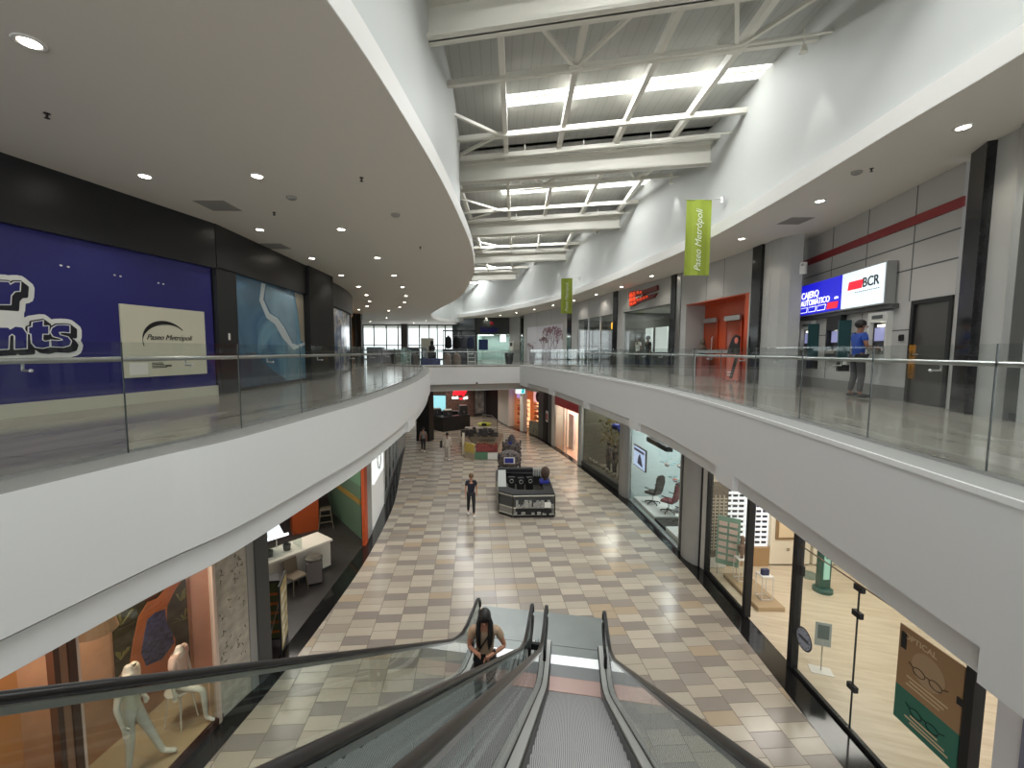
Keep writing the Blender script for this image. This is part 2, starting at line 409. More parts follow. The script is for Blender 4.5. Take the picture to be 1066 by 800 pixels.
# upper ceilings
g = G(); g.prism([(-24,-1.5)]+offset(LC, .006)+[(-4.4,56),(-24,56)], CL, CL+.12); S('ceiling_left', g, M_CEIL)
g = G(); g.prism(offset(RC, -.006)+[(-4.4,56),(18,56),(18,-1.5)], CR, CR+.12); S('ceiling_right', g, M_CEIL)
g = G(); g.prism([(-24,-7),(18,-7),(18,-1.5),(-24,-1.5)], CR+.6, CR+.7); S('ceiling_rear', g, M_CEIL)
# lips and tall curved bulkheads of the light well
M_LIP = mat('lip_plaster', (214,212,206), .6)
g = G(); g.wall(LC, CL+.004, CL+.3, .5); S('trim_lip_left', g, M_LIP)
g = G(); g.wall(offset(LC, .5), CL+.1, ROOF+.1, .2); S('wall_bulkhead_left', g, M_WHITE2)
g = G(); g.wall(RC, CR+.004, CR+.34, -.42); S('trim_lip_right', g, M_LIP)
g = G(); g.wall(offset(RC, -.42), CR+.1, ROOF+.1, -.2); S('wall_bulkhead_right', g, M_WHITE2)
# cove strips lying behind the lips
M_COVE = mat('cove_strip', (244,248,255), .5, emit=4)
g = G(); g.wall(offset(RC, -.34), CR+.34, CR+.362, -.05); S('trim_cove_right', g, M_COVE)
# roof
g = G(); g.add([(-9,-4,ROOF),(12,-4,ROOF),(12,56,ROOF),(-9,56,ROOF)], [(3,2,1,0)]); 
def roof():
    # ribbed roof deck with openings for the skylight strips is laid as bays
    ang = math.radians(11.5)         # beams run square to this heading
    def L(u, v): return (u*math.cos(ang)+v*math.sin(ang), -u*math.sin(ang)+v*math.cos(ang))
    deck = G(); beams = G(); pur = G(); raf = G(); sky = []; br = G(); pipes = G()
    V0 = 8.3; step = 6.9
    def beam(v, z0=7.02, h=.66):
        a = L(-18, v); b = L(12.0, v)
        for (w_, t, z) in ((.30,.06,z0+.06), (.30,.06,z0+h), (.04,h,z0+h)): beams.beam((a[0],a[1],z), (b[0],b[1],z), w_, t)
    vs = [V0+step*k for k in range(-1, 8)]
    for v in vs: beam(v)
    for k in range(len(vs)-1):
        v0 = vs[k]
        # purlins parallel to the beams
        for dv in (2.35, 5.05, 6.4):
            a = L(-18, v0+dv); b = L(11, v0+dv); pur.beam((a[0],a[1],7.72), (b[0],b[1],7.72), .12, .14)
        s0, s1 = v0+3.92, v0+4.52; u0 = (.0-s0*math.sin(ang))/math.cos(ang)
        deck.add([(*L(-22,v0-.1),ROOF),(*L(13,v0-.1),ROOF),(*L(13,s0),ROOF),(*L(-22,s0),ROOF)], [(3,2,1,0)])
        deck.add([(*L(-22,s1),ROOF),(*L(13,s1),ROOF),(*L(13,v0+step+.1),ROOF),(*L(-22,v0+step+.1),ROOF)], [(3,2,1,0)])
        deck.add([(*L(-22,s0),ROOF),(*L(u0,s0),ROOF),(*L(u0,s1),ROOF),(*L(-22,s1),ROOF)], [(3,2,1,0)])
        sky.append((s0, s1, u0))
    # rafters: run away from the viewer, skewed to the beams
    for x0 in (-2.1, -.12, 1.62, 3.42, 5.12, 6.75):
        raf.beam((x0-.25,0,7.86), (x0+.2*49/6,49,7.86), .14, .2)
    # lighter bracing bars and gusset plates in the cells beside the bulkhead
    for k in range(len(vs)-1):
        v0 = vs[k]
        def node(x, dv): p = L(0, v0+dv); y = p[1]-(x-p[0])*math.tan(ang)*1.0; return (x, y, 7.7)
        n1 = node(-.05, 5.05); n2 = node(1.75, 2.35); n3 = node(5.15, 2.35)
        for (x, dv) in ((-1.75, 3.2), (-1.85, 6.5)): e = node(x, dv); br.beam(n1, e, .08, .08)
        for (x, dv) in ((.3, .1), (3.1, .1)): e = node(x, dv); br.beam(n2, e, .08, .08)
        for (x, dv) in ((4.0, .1), (6.6, .1)): e = node(x, dv); br.beam(n3, e, .08, .08)
        for nn in (n1, n2, n3): br.box(nn[0]-.16, nn[0]+.16, nn[1]-.14, nn[1]+.14, 7.6, 7.64)
        # sprinkler pipes
        for dv, x0 in ((2.1, .8), (6.0, .8)):
            a = node(x0, dv); b = node(6.9, dv-.25); pipes.tube([(a[0],a[1],7.75), (a[0],a[1],7.42), (b[0],b[1],7.42)], .022, 6)
            for t in (.3, .62):
                cx, cy = a[0]+(b[0]-a[0])*t, a[1]+(b[1]-a[1])*t; pipes.tube([(cx,cy,7.42), (cx,cy,7.7)], .01, 5)
    S('ceiling_roof_deck', deck, M_ROOF); S('trim_roof_beams', beams, M_BEAM); S('trim_roof_purlins', pur, M_BEAM)
    S('trim_roof_rafters', raf, M_BEAM); S('trim_roof_bracing', br, M_BEAM)
    S('trim_sprinkler_pipes', pipes, M_BEAM)
    for i, (s0, s1, u0) in enumerate(sky):
        gg = G(); gg.add([(*L(u0,s0),ROOF+.03),(*L(13,s0),ROOF+.03),(*L(13,s1),ROOF+.03),(*L(u0,s1),ROOF+.03)], [(3,2,1,0)])
        a = L(u0,s0+.24); b = L(13,s0+.24); gg.mt(1).beam((a[0],a[1],ROOF+.02), (b[0],b[1],ROOF+.02), .03, .03)
        S('window_%d' % (i+1), gg, [M_SKY, M_BEAM])
        xc = (3.2, 3.0, 2.4, .9, -1.2, -3.4, -4, -4, -4)[i]; sm = (s0+s1)/2; c = L((xc-sm*math.sin(ang))/math.cos(ang), sm)
        if i < 6:
            area('skylight_daylight', Matrix.Translation((c[0], c[1], ROOF-.02)) @ Matrix.Rotation(-ang, 4, 'Z'), (205,205,205,190,170,130)[i], (5.6,5.6,5.4,5.0,4.2,2.6)[i], .55, (.95,.98,1))
roof()
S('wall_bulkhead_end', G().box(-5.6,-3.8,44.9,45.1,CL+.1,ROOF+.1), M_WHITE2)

# ------------------------------------------------------------------ downlights
dl_mesh = G(); dl_mesh.lathe([(.075,0),(.12,-.004),(.125,-.012),(.118,-.018),(.085,-.018),(.075,0)], n=20)
lens_mesh = G(); lens_mesh.lathe([(.082,-.006),(.08,-.014),(.0,-.016)], n=20)
def ord_(i): return ['first','second','third','fourth','fifth','sixth','seventh','eighth','ninth','tenth','eleventh','twelfth','thirteenth','fourteenth','fifteenth'][i]
proto = {}
def downlight(x, y, z, label, group, power, angle=125):
    M = at(x, y, z)
    if 'd' not in proto:
        t = T('ceiling_downlight', label, 'ceiling light', M, group)
        put('trim_ring', dl_mesh, M_DOWN, t, smooth_=True); put('lens', lens_mesh, M_LAMP, t); proto['d'] = t
    else: t = dup(proto['d'], M, label, group)
    spot('downlight_beam', at(x, y, z-.05), power, angle)
inner = [(-6.6,4.2),(-5.85,7.25),(-5.7,10.35),(-5.85,13.5),(-6.05,16.5),(-6.35,19.4),(-6.9,22.3),(-7.6,25.1),(-8.6,27.9),(-9.9,30.2)]
outer = [(-4.38,4.19),(-3.99,7.23),(-3.75,10.3),(-3.78,13.4),(-4.03,16.5),(-4.4,19.5),(-4.92,22.6),(-5.65,25.5),(-6.6,28.4),(-8.0,31.0)]
for i, (x, y) in enumerate(inner): downlight(x, y, CL, 'round recessed downlight, %s from the front along the dark fascia' % ord_(i), 'downlights along the dark shop walls', 26)
for i, (x, y) in enumerate(outer): downlight(x, y, CL, 'round recessed downlight, %s from the front in the row nearer the roof opening' % ord_(i), 'downlights between the dark shops and the opening', 26)
rr = [(7.0,3.4),(7.0,6.72),(7.22,9.9),(7.3,13.16),(7.2,16.4),(6.87,19.6),(6.46,22.9),(5.82,26),(5.02,29.2),(4.0,32.3),(2.85,35.4),(1.5,38.7),(0.07,41.6),(-1.42,44.6)]
for i, (x, y) in enumerate(rr): downlight(x, y, CR, 'round recessed downlight, %s from the front above the cash machine gallery' % ord_(i), 'downlights above the grey shopfronts', 30)
for i, (x, y) in enumerate([(-13,34),(-10,38),(-7,41),(-13,43),(-9,45),(-2,48)]):
    downlight(x, y, CL, 'small recessed downlight far back by the tall windows, %s of its scatter' % ord_(i), 'downlights by the far windows', 22)

# small ceiling fittings
def sprinkler(x, y, z, label):
    t = T('sprinkler_head', label, 'sprinkler', at(x, y, z), 'sprinklers and sensors in the ceiling')
    g = G(); g.lathe([(.035,0),(.035,-.006),(.012,-.01),(.012,-.05),(.028,-.055),(.028,-.06)], n=10); put('nozzle', g, mat('dark_bronze', (48,42,38), .5, metal=.5), t)
for i, (x, y, z, lb) in enumerate([(-5.5,5.4,CL,'dark sprinkler head between the two nearest downlights of the hoarding gallery'),(-4.7,9.1,CL,'dark sprinkler head beside the third downlight from the dark fascia'),
        (-2.3,7.3,CL,'sprinkler head near the curved ceiling edge'),(-2.2,12.0,CL,'sprinkler head by the bulge of the curved ceiling edge'),(6.9,8.2,CR,'dark sprinkler head between the ceiling lights before the cash machines')]):
    sprinkler(x, y, z, lb)
g = G(); g.lathe([(.09,0),(.09,-.03),(.06,-.05)], n=16)
for x, y, z, lb in ((-3.9,8.2,CL,'round smoke detector on the ceiling by the second downlight pair'),(6.75,8.35,CR,'round smoke detector on the ceiling above the cash machine sign'),(-2.2,9.2,CL,'round smoke detector near the curved ceiling edge')):
    one('smoke_detector', lb, 'smoke detector', g, mat('detector_plastic', (150,148,142), .5), at(x, y, z), 'smoke detectors')
g = G(); g.box(-.3,.3,-.3,.3,-.006,0)
for i in range(9):
    g.box(-.26, .26, -.26+.06*i, -.235+.06*i, -.012, -.006)
M_HATCH = mat('hatch_paint', (150,147,140), .6)
for x, y, z, lb in ((-5.6,8.7,CL,'square air grille in the ceiling over the blue hoarding'),(7.7,11.4,CR,'square air grille in the ceiling before the column'),(-6.2,12,CL,'square air grille in the ceiling over the blue mural')):
    one('air_grille', lb, 'air grille', g, M_HATCH, at(x, y, z), 'ceiling grilles')

# floodlights washing the bulkhead
for i, (x, y) in enumerate([(6.35,9.3),(6.38,16.2),(5.2,23.0),(3.75,29.6),(1.6,35.3)]):
    q = min(RC, key=lambda p: (p[0]-x)**2+(p[1]-y)**2); a = math.atan2(q[1]-y, q[0]-x)
    t = T('wall_floodlight', 'small white floodlight high on the curved wall, %s from the front' % ord_(i), 'floodlight', at(x-.1, y, 7.35), 'floodlights washing the curved wall')
    g = G(); g.tube([(0,0,.0),(0,0,-.14)], [.05,.08], 10); put('lamp_head', g, M_BEAM, t)
    g = G(); g.tube([(0,0,0),(0,0,.33)], .015, 6); put('bracket', g, M_BEAM, t)
    spot('floodlight_beam', Matrix.Translation((x-.1, y, 7.2)) @ Matrix.Rotation(math.radians(-2), 4, 'Y'), 30, 50, .04, (1,.99,.97), blend=.35)

# ------------------------------------------------------------------ glass railings
def railing(name, label, line, side, n_panel, hr_side, z0=.012, anchor=None):
    t = T(name, label, 'railing', Matrix.Identity(4))
    L = [0]
    for a, b in zip(line, line[1:]): L.append(L[-1]+math.hypot(b[0]-a[0], b[1]-a[1]))
    def P(s):
        for i in range(len(L)-1):
            if s <= L[i+1] or i == len(L)-2:
                f = (s-L[i])/(L[i+1]-L[i]); return (line[i][0]+(line[i+1][0]-line[i][0])*f, line[i][1]+(line[i+1][1]-line[i][1])*f)
    w_ = L[-1]/n_panel; s0 = 0.
    if anchor is not None:
        i = min(range(len(line)), key=lambda q: abs(line[q][1]-anchor)); s0 = (L[i] % 1.4); w_ = 1.4; n_panel = int((L[-1]-s0)/1.4)
        line = [P(s0+n_panel*w_*j/120) for j in range(121)]; L = [0]
        for a, b in zip(line, line[1:]): L.append(L[-1]+math.hypot(b[0]-a[0], b[1]-a[1]))
        w_ = L[-1]/n_panel
    for k in range(n_panel):
        pts = [P(k*w_+.008+(w_-.016)*j/3) for j in range(4)]
        g = G(); g.wall(pts, z0, 1.12, .012)
        put('glass_panel', g, M_GLASS, t)
    for k in range(n_panel+1):
        c = P(min(k*w_, L[-1]-.001)); put('panel_joint', G().box(c[0]-.005, c[0]+.005, c[1]-.005, c[1]+.005, z0, 1.12), mat('glass_edge', (46,56,54), .2), t)
    g = G(); g.wall(line, z0, z0+.03, .02); put('shoe', g, M_STEEL, t)
    off = offset(line, .09*hr_side); g = G(); g.tube([(x, y, .95) for x, y in off], .026, 10); put('handrail', g, M_STEEL, t, smooth_=True)
    for k in range(n_panel):
        a = P(k*w_+w_/2); i = min(range(len(line)), key=lambda q: (line[q][0]-a[0])**2+(line[q][1]-a[1])**2); b = off[i]; a = line[i]
        g = G(); g.tube([(a[0],a[1],.87),(b[0],b[1],.87),(b[0],b[1],.93)], .012, 6); g.ball((a[0],a[1],.87), .016, 8, 5)
        put('bracket', g, M_STEEL, t)
    return t
railing('glass_railing', 'frameless glass railing with steel handrail along the gallery of the blue hoarding', [p for p in LG if p[1] > -.4], 1, 17, 1, anchor=4.16)
railing('glass_railing', 'frameless glass railing with steel handrail along the gallery of the cash machines', [p for p in RG if p[1] > -.4], 1, 20, -1, anchor=4.77)
import itertools
railing('glass_railing', 'straight glass railing with steel handrail across the far footbridge', [(BA[0]+(BB[0]-BA[0])*i/6+.0, BA[1]+(BB[1]-BA[1])*i/6+.15) for i in range(7)], 1, 5, 1)

# ------------------------------------------------------------------ left gallery: hoarding and dark shops
def glyphline(g, pts, w, y0, y1):        # thick polyline in the (x,z) plane
    for a, b in zip(pts, pts[1:]):
        dx, dz = b[0]-a[0], b[1]-a[1]; L = math.hypot(dx, dz) or 1; nx, nz = -dz/L*w/2, dx/L*w/2
        g.prismy([(a[0]+nx,a[1]+nz),(a[0]-nx,a[1]-nz),(b[0]-nx,b[1]-nz),(b[0]+nx,b[1]+nz)], y0, y1)
FBL = frame((-8.35,2.1), (-6.6,9.9))
g = G(); g.box(-4.5, 8.02, .1, .3, 0, CL); S('wall_left', g, M_SATIN, M=FBL)
g = G(); g.box(-4.5, 8.02, -.12, .1, 2.9, CL); S('trim_fascia_left', g, M_SATIN, M=FBL)
t = T('shop_hoarding', 'long navy blue hoarding with cartoon lettering and pale skirting', 'hoarding', FBL)
g = G(); g.box(-4.4, 7.98, 0, .1, .22, 2.9); put('panel', g, M_NAVY, t)
g = G(); g.box(-4.4, 8.05, -.02, .1, 0, .22); put('skirting', g, mat('cream_board', (196,194,176), .5), t)
def lozenge(cs, y0, y1):                 # rounded blobs joined into one backing cloud
    g = G()
    for (cx, cz, rx, rz) in cs:
        n = 28; pts = []
        for k in range(n):
            a = 2*PI*k/n; c_, s_ = math.cos(a), math.sin(a)
            pts.append((cx+rx*math.copysign(abs(c_)**.55, c_), cz+rz*math.copysign(abs(s_)**.55, s_)))
        g.prismy(pts[::-1], y0, y1)
    return g
M_CLOUD = mat('lettering_white', (226,228,224), .45)
LET = {'r': [(4.285, 2.034), (4.478, 2.053), (4.492, 2.015), (4.542, 2.06), (4.615, 2.071), (4.598, 1.926), (4.537, 1.912), (4.493, 1.846), (4.477, 1.71), (4.263, 1.688)], 'n': [(4.268, 1.364), (4.426, 1.372), (4.446, 1.345), (4.506, 1.392), (4.593, 1.381), (4.639, 1.287), (4.624, 1.053), (4.476, 1.043), (4.489, 1.243), (4.462, 1.27), (4.432, 1.237), (4.412, 1.043), (4.247, 1.033)], 't': [(4.711, 1.466), (4.853, 1.505), (4.843, 1.415), (4.917, 1.423), (4.908, 1.287), (4.831, 1.284), (4.822, 1.194), (4.848, 1.175), (4.913, 1.187), (4.907, 1.085), (4.817, 1.058), (4.724, 1.074), (4.682, 1.142), (4.683, 1.279), (4.654, 1.287), (4.66, 1.385), (4.702, 1.397)], 's': [(5.2, 1.445), (5.192, 1.319), (5.097, 1.326), (5.046, 1.319), (5.061, 1.283), (5.162, 1.255), (5.206, 1.183), (5.179, 1.109), (5.082, 1.076), (4.923, 1.085), (4.922, 1.197), (5.021, 1.189), (5.081, 1.201), (5.057, 1.221), (4.958, 1.249), (4.927, 1.318), (4.951, 1.39), (5.02, 1.441), (5.122, 1.451)]}
EPS = [0.]
def nxt(y): EPS[0] += .000015; return y-EPS[0]
def stroke(g, poly, w, y0, y1, dx=0., dz=0.):
    n = len(poly)
    for i in range(n):
        a, b = poly[i], poly[(i+1) % n]; a = (a[0]+dx, a[1]+dz); b = (b[0]+dx, b[1]+dz); glyphline(g, [a, b], w, nxt(y0), y1)
        g.prismy([(a[0]+w/2*math.cos(2*PI*k/10), a[1]+w/2*math.sin(2*PI*k/10)) for k in range(10)][::-1], nxt(y0), y1)
def fillp(g, poly, y0, y1, dx=0., dz=0.): g.prismy([(x+dx, z+dz) for x, z in poly], nxt(y0), y1)
back, shad, lin_, fil = G(), G(), G(), G()
for ch, poly in LET.items():
    for k in range(5): stroke(back, poly, .2, -.0035, 0, .018*k, -.018*k); fillp(back, poly, -.0035, 0, .018*k, -.018*k)
for ch, poly in LET.items():
    for k in range(7): stroke(shad, poly, .05, -.0045, -.003, .012*k, -.011*k); fillp(shad, poly, -.0045, -.003, .012*k, -.011*k)
for ch, poly in LET.items(): fillp(fil, poly, -.0055, -.004)
for ch, poly in LET.items(): stroke(lin_, poly, .013, -.0065, -.005)
fillp(back, [(4.0,1.28),(4.62,1.28),(4.62,1.62),(4.0,1.62)][::-1], -.0035, 0)
put('lettering_backing', back, M_CLOUD, t); put('lettering_shadow', shad, mat('ink_black', (22,24,32), .4), t)
put('lettering', fil, M_NAVY, t); put('lettering_outline', lin_, M_CLOUD, t)
# notice board with the mall's name
tb = T('notice_board', 'cream sign board with a black arch and the mall name on the blue hoarding', 'sign', FBL @ Matrix.Translation((0, -.02, 0)))
g = G(); g.box(5.98, 7.72, -.02, .01, .51, 1.89); put('board', g, mat('cream_sign', (206,204,184), .5), tb)
g = G(); n = 30; pts = []
for k in range(n+1):
    a = math.radians(196-156*k/n); th = .012+.045*math.sin(PI*min(1, (k+2)/n)); pts.append(((6.82+.47*math.cos(a)), (1.22+.36*math.sin(a)), th))
for a, b in zip(pts, pts[1:]): g.prismy([(a[0],a[1]+a[2]),(a[0],a[1]-a[2]*.6),(b[0],b[1]-b[2]*.6),(b[0],b[1]+b[2])], -.03, -.021)
put('arch_emblem', g, M_BLACK, tb)
put('lettering', text('Paseo Metrópoli', .155, .002, .0, shear=.35, spacing=.93), M_BLACK, tb, M=TX(6.42, -.026, 1.24))
g = G()
for k, (a, b) in enumerate([(6.5,6.72),(6.5,6.74),(6.5,6.78),(6.5,6.8)]): g.box(a, b, -.026, -.021, .77-.03*k, .785-.03*k)
g.box(6.78, 6.9, -.026, -.021, .70, .73); put('small_print', g, M_BLACK, tb)
g = G(); g.box(6.08, 6.42, -.024, -.02, .56, .79); put('paper_notice', g, M_WPAINT, tb)
# pairs of little round spot reflectors / fixings high on the hoarding
g = G(); g.ball((0,0,0), (.022,.01,.015), 8, 6); g.ball((.1,0,-.005), (.022,.01,.015), 8, 6)
for i, u in enumerate((5.15, 5.95, 6.75)): put('fixing', g, M_WPAINT, t, M=Matrix.Translation((u+.0, -.01, 2.42-.02*i)))

FM = frame((-6.6,9.9), (-6.75,16.9))
g = G(); g.box(-.1, 7.05, .15, .3, 0, CL); S('wall_left_mural', g, M_SATIN, M=FM)
g = G(); g.box(0, 7.0, -.14, .15, 2.93, CL); S('trim_fascia_left_far', g, M_SATIN, M=FM)
g = G(); g.box(.02, .78, -.1, .15, 0, 2.93); S('trim_panel_left', g, M_SATIN, M=FM)
g = G(); g.box(4.78, 7.0, -.22, .15, 0, CL); S('trim_pier_left', g, M_BLACK, M=FM)
t = T('mural_panel', 'blue and white marbled mural panel closing a dark shopfront', 'mural', FM)
g = G(); g.box(.8, 4.76, -.02, .06, .08, 2.93); put('panel', g, M_AGATE, t)
g = G()
river = [(2.1,2.9),(1.95,2.4),(2.3,1.95),(2.75,1.8),(3.2,1.4),(3.9,1.05),(4.74,1.22),(4.74,1.32),(4.2,1.2),(3.8,1.25),(3.3,1.75),(2.9,2.0),(2.45,2.1),(2.15,2.45),(2.3,2.9)]
g.prismy(river, -.03, -.02); put('white_vein', g, mat('vein_white', (196,208,214), .3), t)
g = G(); g.prismy([(2.35,2.85),(2.25,2.45),(2.55,2.12),(2.95,2.02),(3.4,1.75),(3.9,1.3),(4.1,1.35),(4.0,2.85)], -.026, -.02); put('ice_patch', g, mat('ice_blue', (128,158,176), .25, noise=.18, nscale=1.3), t)
g = G(); g.prismy([(4.1,2.9),(4.3,2.2),(4.45,1.35),(4.74,1.3),(4.74,2.9)], -.027, -.02); put('sand_patch', g, mat('sand_patch', (156,150,134), .3, noise=.12, nscale=2), t)
g = G(); g.prismy([(.8,.9),(1.6,1.0),(2.3,.55),(3.4,.1),(.8,.1)], -.027, -.02); put('slate_patch', g, mat('slate_patch', (58,72,90), .3, noise=.12, nscale=2), t)
g = G(); g.box(.8, 4.76, -.04, .06, 0, .08); put('skirting', g, M_BLACK, t)
g = G(); g.lathe([(.03,0),(.03,.02)], n=10); 
one('intercom_plate', 'small pale number plate on the black pier beside the marbled mural', 'plate', G().box(.36,.42,-.115,-.1,1.28,1.44), M_WPAINT, FM)

W2 = smooth([(-7.15,17.6),(-7.3,19.6),(-7.7,21.8),(-8.35,24.0),(-9.6,26.2)], 4)
g = G(); g.wall([(-6.7,16.9),(-7.1,17.6)]+W2, 0, CL, .2); S('wall_left_curved', g, M_SATIN)
g = G(); g.wall(W2[:-3], 2.9, CL, -.12); S('trim_fascia_left_curved', g, M_SATIN)
t = T('mural_panel', 'curved shiny lilac and grey mural beyond the black pier', 'mural', Matrix.Identity(4))
n = N('lilac_mural'); vec, s_ = n.xyz(0); ns = n.new('ShaderNodeTexNoise'); ns.inputs['Scale'].default_value = 1.6; n.link(vec, ns.inputs[0])
n.link(n.ramp(ns.outputs[0], [(.35, lin((84,96,128))), (.5, lin((130,138,156))), (.62, lin((190,186,184))), (.7, lin((120,112,108)))]), n.b.inputs['Base Color']); n.b.inputs['Roughness'].default_value = .15
g = G(); g.wall(W2[1:9], .1, 2.85, -.05); put('panel', g, n.m, t)
g = G(); g.wall(W2[9:11], 0, 2.9, -.06); put('dark_leaf', g, M_BLACK, t)
# side walls of the far hall
g = G(); g.wall([(-9.6,26.2),(-14,29),(-17.5,36),(-18,49)], 0, CL, .2); S('wall_left_far', g, mat('warm_grey_wall', (120,112,104), .6))
g = G(); g.box(-12.0,-11.3,33.4,34.2,0,CL); g.box(-11.25,-10.9,33.7,34.1,0,CL); S('trim_pillar_far', g, mat('brown_pillar', (52,46,42), .5))
one('amber_light', 'narrow glowing amber strip beside the dark pillar at the far hall', 'light', G().box(-11.9,-11.55,33.32,33.38,0,2.7), mat('amber_glow', (236,160,48), .4, emit=1.4))
# window wall
WY = 48.
fr = G(); pane = G()
for a in (-17.6,-16.4,-15.3,-14.1,-12.7,-11.4,-10.4,-9.0,-7.9,-7.0,-6.1,-5.2): fr.box(a-.06, a+.06, WY-.06, WY+.06, 0, 3.85)
for z in (0, 1.55, 1.0, 3.8): fr.box(-17.6, -5.2, WY-.05, WY+.05, z, z+.1)
pane.box(-17.6, -5.2, WY-.01, WY+.01, 0, 3.85)
S('window_20', fr, M_DGREY); S('window_21', pane, M_SHOPGLASS)
g = G(); g.box(-10.75,-10.05,WY-1.4,WY-.7,0,CL); S('trim_column_window', g, mat('dark_column', (70,68,66), .5))
g = G(); g.box(-30, -17.6, WY, WY+.2, 0, CL); g.box(-17.6, -5.2, WY, WY+.2, 3.85, CL+.1); S('wall_far', g, M_GREY)

# ------------------------------------------------------------------ right gallery
R0, R1 = CR, 0
def pil(A, B, z0=0, z1=CR, depth=.5, m=M_GREY, name='trim_pilaster', proud=.0):
    F = frame(A, B, 0, -proud); L = math.hypot(B[0]-A[0], B[1]-A[1]); g = G(); g.box(0, L, 0, depth, z0, z1); return S(name, g, m, M=F)
def header(A, B, z0, z1, m=M_PANEL, depth=.4, name='trim_header', joints=()):
    F = frame(A, B); L = math.hypot(B[0]-A[0], B[1]-A[1]); g = G(); g.box(0, L, 0, depth, z0, z1)
    for u in joints: g.mt(1).box(u, u+.02, -.002, .01, z0, z1)
    return S(name, g, [m, M_DGREY], M=F), F, L
def interior(F, L, depth, z1, wallm, floorm=None, lights=2, power=30, z0=0., emis=(255,250,240), name='shop'):
    # plain recessed shop room: back wall, side walls, ceiling, two light strips
    g = G(); g.box(-.1, L+.1, depth, depth+.1, z0, z1); g.box(-.1, -.02, .1, depth, z0, z1); g.box(L+.02, L+.1, .1, depth, z0, z1)
    S('wall_'+name, g, wallm, M=F)
    g = G(); g.box(-.1, L+.1, 0.05, depth, z1, z1+.06); S('ceiling_'+name, g, M_WPAINT, M=F)
    if floorm: g = G(); g.box(-.1, L+.1, .0, depth, z0, z0+.012); S('floor_'+name, g, floorm, M=F)
    for k in range(lights):
        u = L*(k+.5)/lights
        area('shop_light', F @ Matrix.Translation((u, depth*.5, z1-.03)), power/lights, L/lights*.5, .2, tuple(c/255 for c in emis))

# far end: blue-sign shop and dark neighbour
A, B = (-5.2,47.6), (-2.6,44.9); F = frame(A, B); L = math.hypot(B[0]-A[0], B[1]-A[1])
g = G(); g.box(-.1, L, 0, .3, 0, CR); S('wall_far_shop', g, mat('dark_teal_wall', (72,82,82), .5), M=F)
A, B = (-2.5,44.9), (1.0,44.2); h, FQ, L = header(A, B, 2.75, CR, mat('charcoal_header', (58,62,60), .5))
interior(FQ, L, 3, 2.75, mat('pale_teal_wall', (150,172,168), .5), power=70)
S('window_22', G().box(0, L, .04, .06, 0, 2.75), M_SHOPGLASS, M=FQ)
t = T('shop_sign', 'dark blue shop sign with a red dot above the far glass shopfront', 'sign', FQ)
g = G(); g.box(.55, 2.2, -.1, 0, 2.95, 3.15); put('sign_rail', g, mat('sign_navy', (26,24,110), .4), t)
put('lettering', text('Nuqio', .75, .03, .03), mat('sign_navy'), t, M=TX(.5, -.08, 3.0)); put('red_dot', G().ball((1.75,-.08,3.85), (.2,.04,.16), 12, 8), mat('sign_red', (196,30,44), .4), t)
one('window_poster', 'blue poster hanging in the far glass shopfront', 'poster', G().box(.3,1.3,.0,.02,1.1,2.2), mat('poster_blue', (40,66,120), .5), FQ)
one('window_poster', 'white price poster glowing in the far glass shopfront beside the pillar', 'poster', G().box(2.6,3.2,.0,.02,1.95,2.7), mat('poster_white', (240,244,244), .5, emit=.8), FQ)
one('light_tube', 'bright ceiling tube in the far glass shopfront', 'light', G().box(.2,1.8,.3,.36,2.6,2.66), mat('tube_white', (255,255,255), .5, emit=4), FQ)
pil((1.0,44.2), (2.05,42.4), m=M_GREY); pil((2.05,42.4), (2.3,41.2), m=M_BLACKSTONE, proud=.05)
# white mural front
A, B = (2.3,41.0), (5.2,32.9); h, FW, L = header(A, B, 3.2, CR, M_PANEL, joints=(2.9,5.8))
pil(A, (2.55,40.3), z1=3.2, m=M_PANEL); pil((4.95,33.6), B, z1=3.2, m=M_PANEL)
t = T('shop_hoarding', 'white hoarding with dark red blossom branches', 'hoarding', FW)
g = G(); g.box(.7, 7.95, .03, .1, 0, 3.2); put('panel', g, mat('pale_lilac_board', (200,196,204), .35), t)
rnd = random.Random(4)
br = G(); bl_ = G()
def branch(x, z, a, L, w, d):
    x2, z2 = x+L*math.cos(a), z+L*math.sin(a); glyphline(br, [(x,z),(x2,z2)], w, .018, .03)
    if d == 0 or z2 > 3.0:
        for _ in range(4):
            cx, cz = x2+rnd.uniform(-.15,.15), z2+rnd.uniform(-.12,.12)
            if cz < 3.1 and .8 < cx < 7.9: bl_.prismy([(cx+.06*math.cos(k*PI/3), cz+.06*math.sin(k*PI/3)) for k in range(6)][::-1], .012, .03)
        return
    for s in (-1, 1): branch(x2, z2, a+s*rnd.uniform(.2,.6), L*rnd.uniform(.62,.85), w*.65, d-1)
for x, d, s in ((4.2,4,.75),(5.4,5,.85),(6.6,5,.9),(1.4,3,.6)): branch(x, .1, PI/2+rnd.uniform(-.15,.15), s, .08, d)
put('painted_branches', br, mat('branch_ink', (112,96,106), .5), t); put('painted_blossom', bl_, mat('blossom_ink', (142,104,114), .5), t)
g = G(); g.box(3.0, 3.03, .02, .03, 0, 3.2); g.box(2.3,2.7,.02,.03,1.7,1.8); put('door_line', g, M_GREY, t)
pil((5.2,32.9), (5.35,31.9), m=M_BLACKSTONE, proud=.05); pil((5.35,31.9), (5.5,30.4), m=M_PANEL)
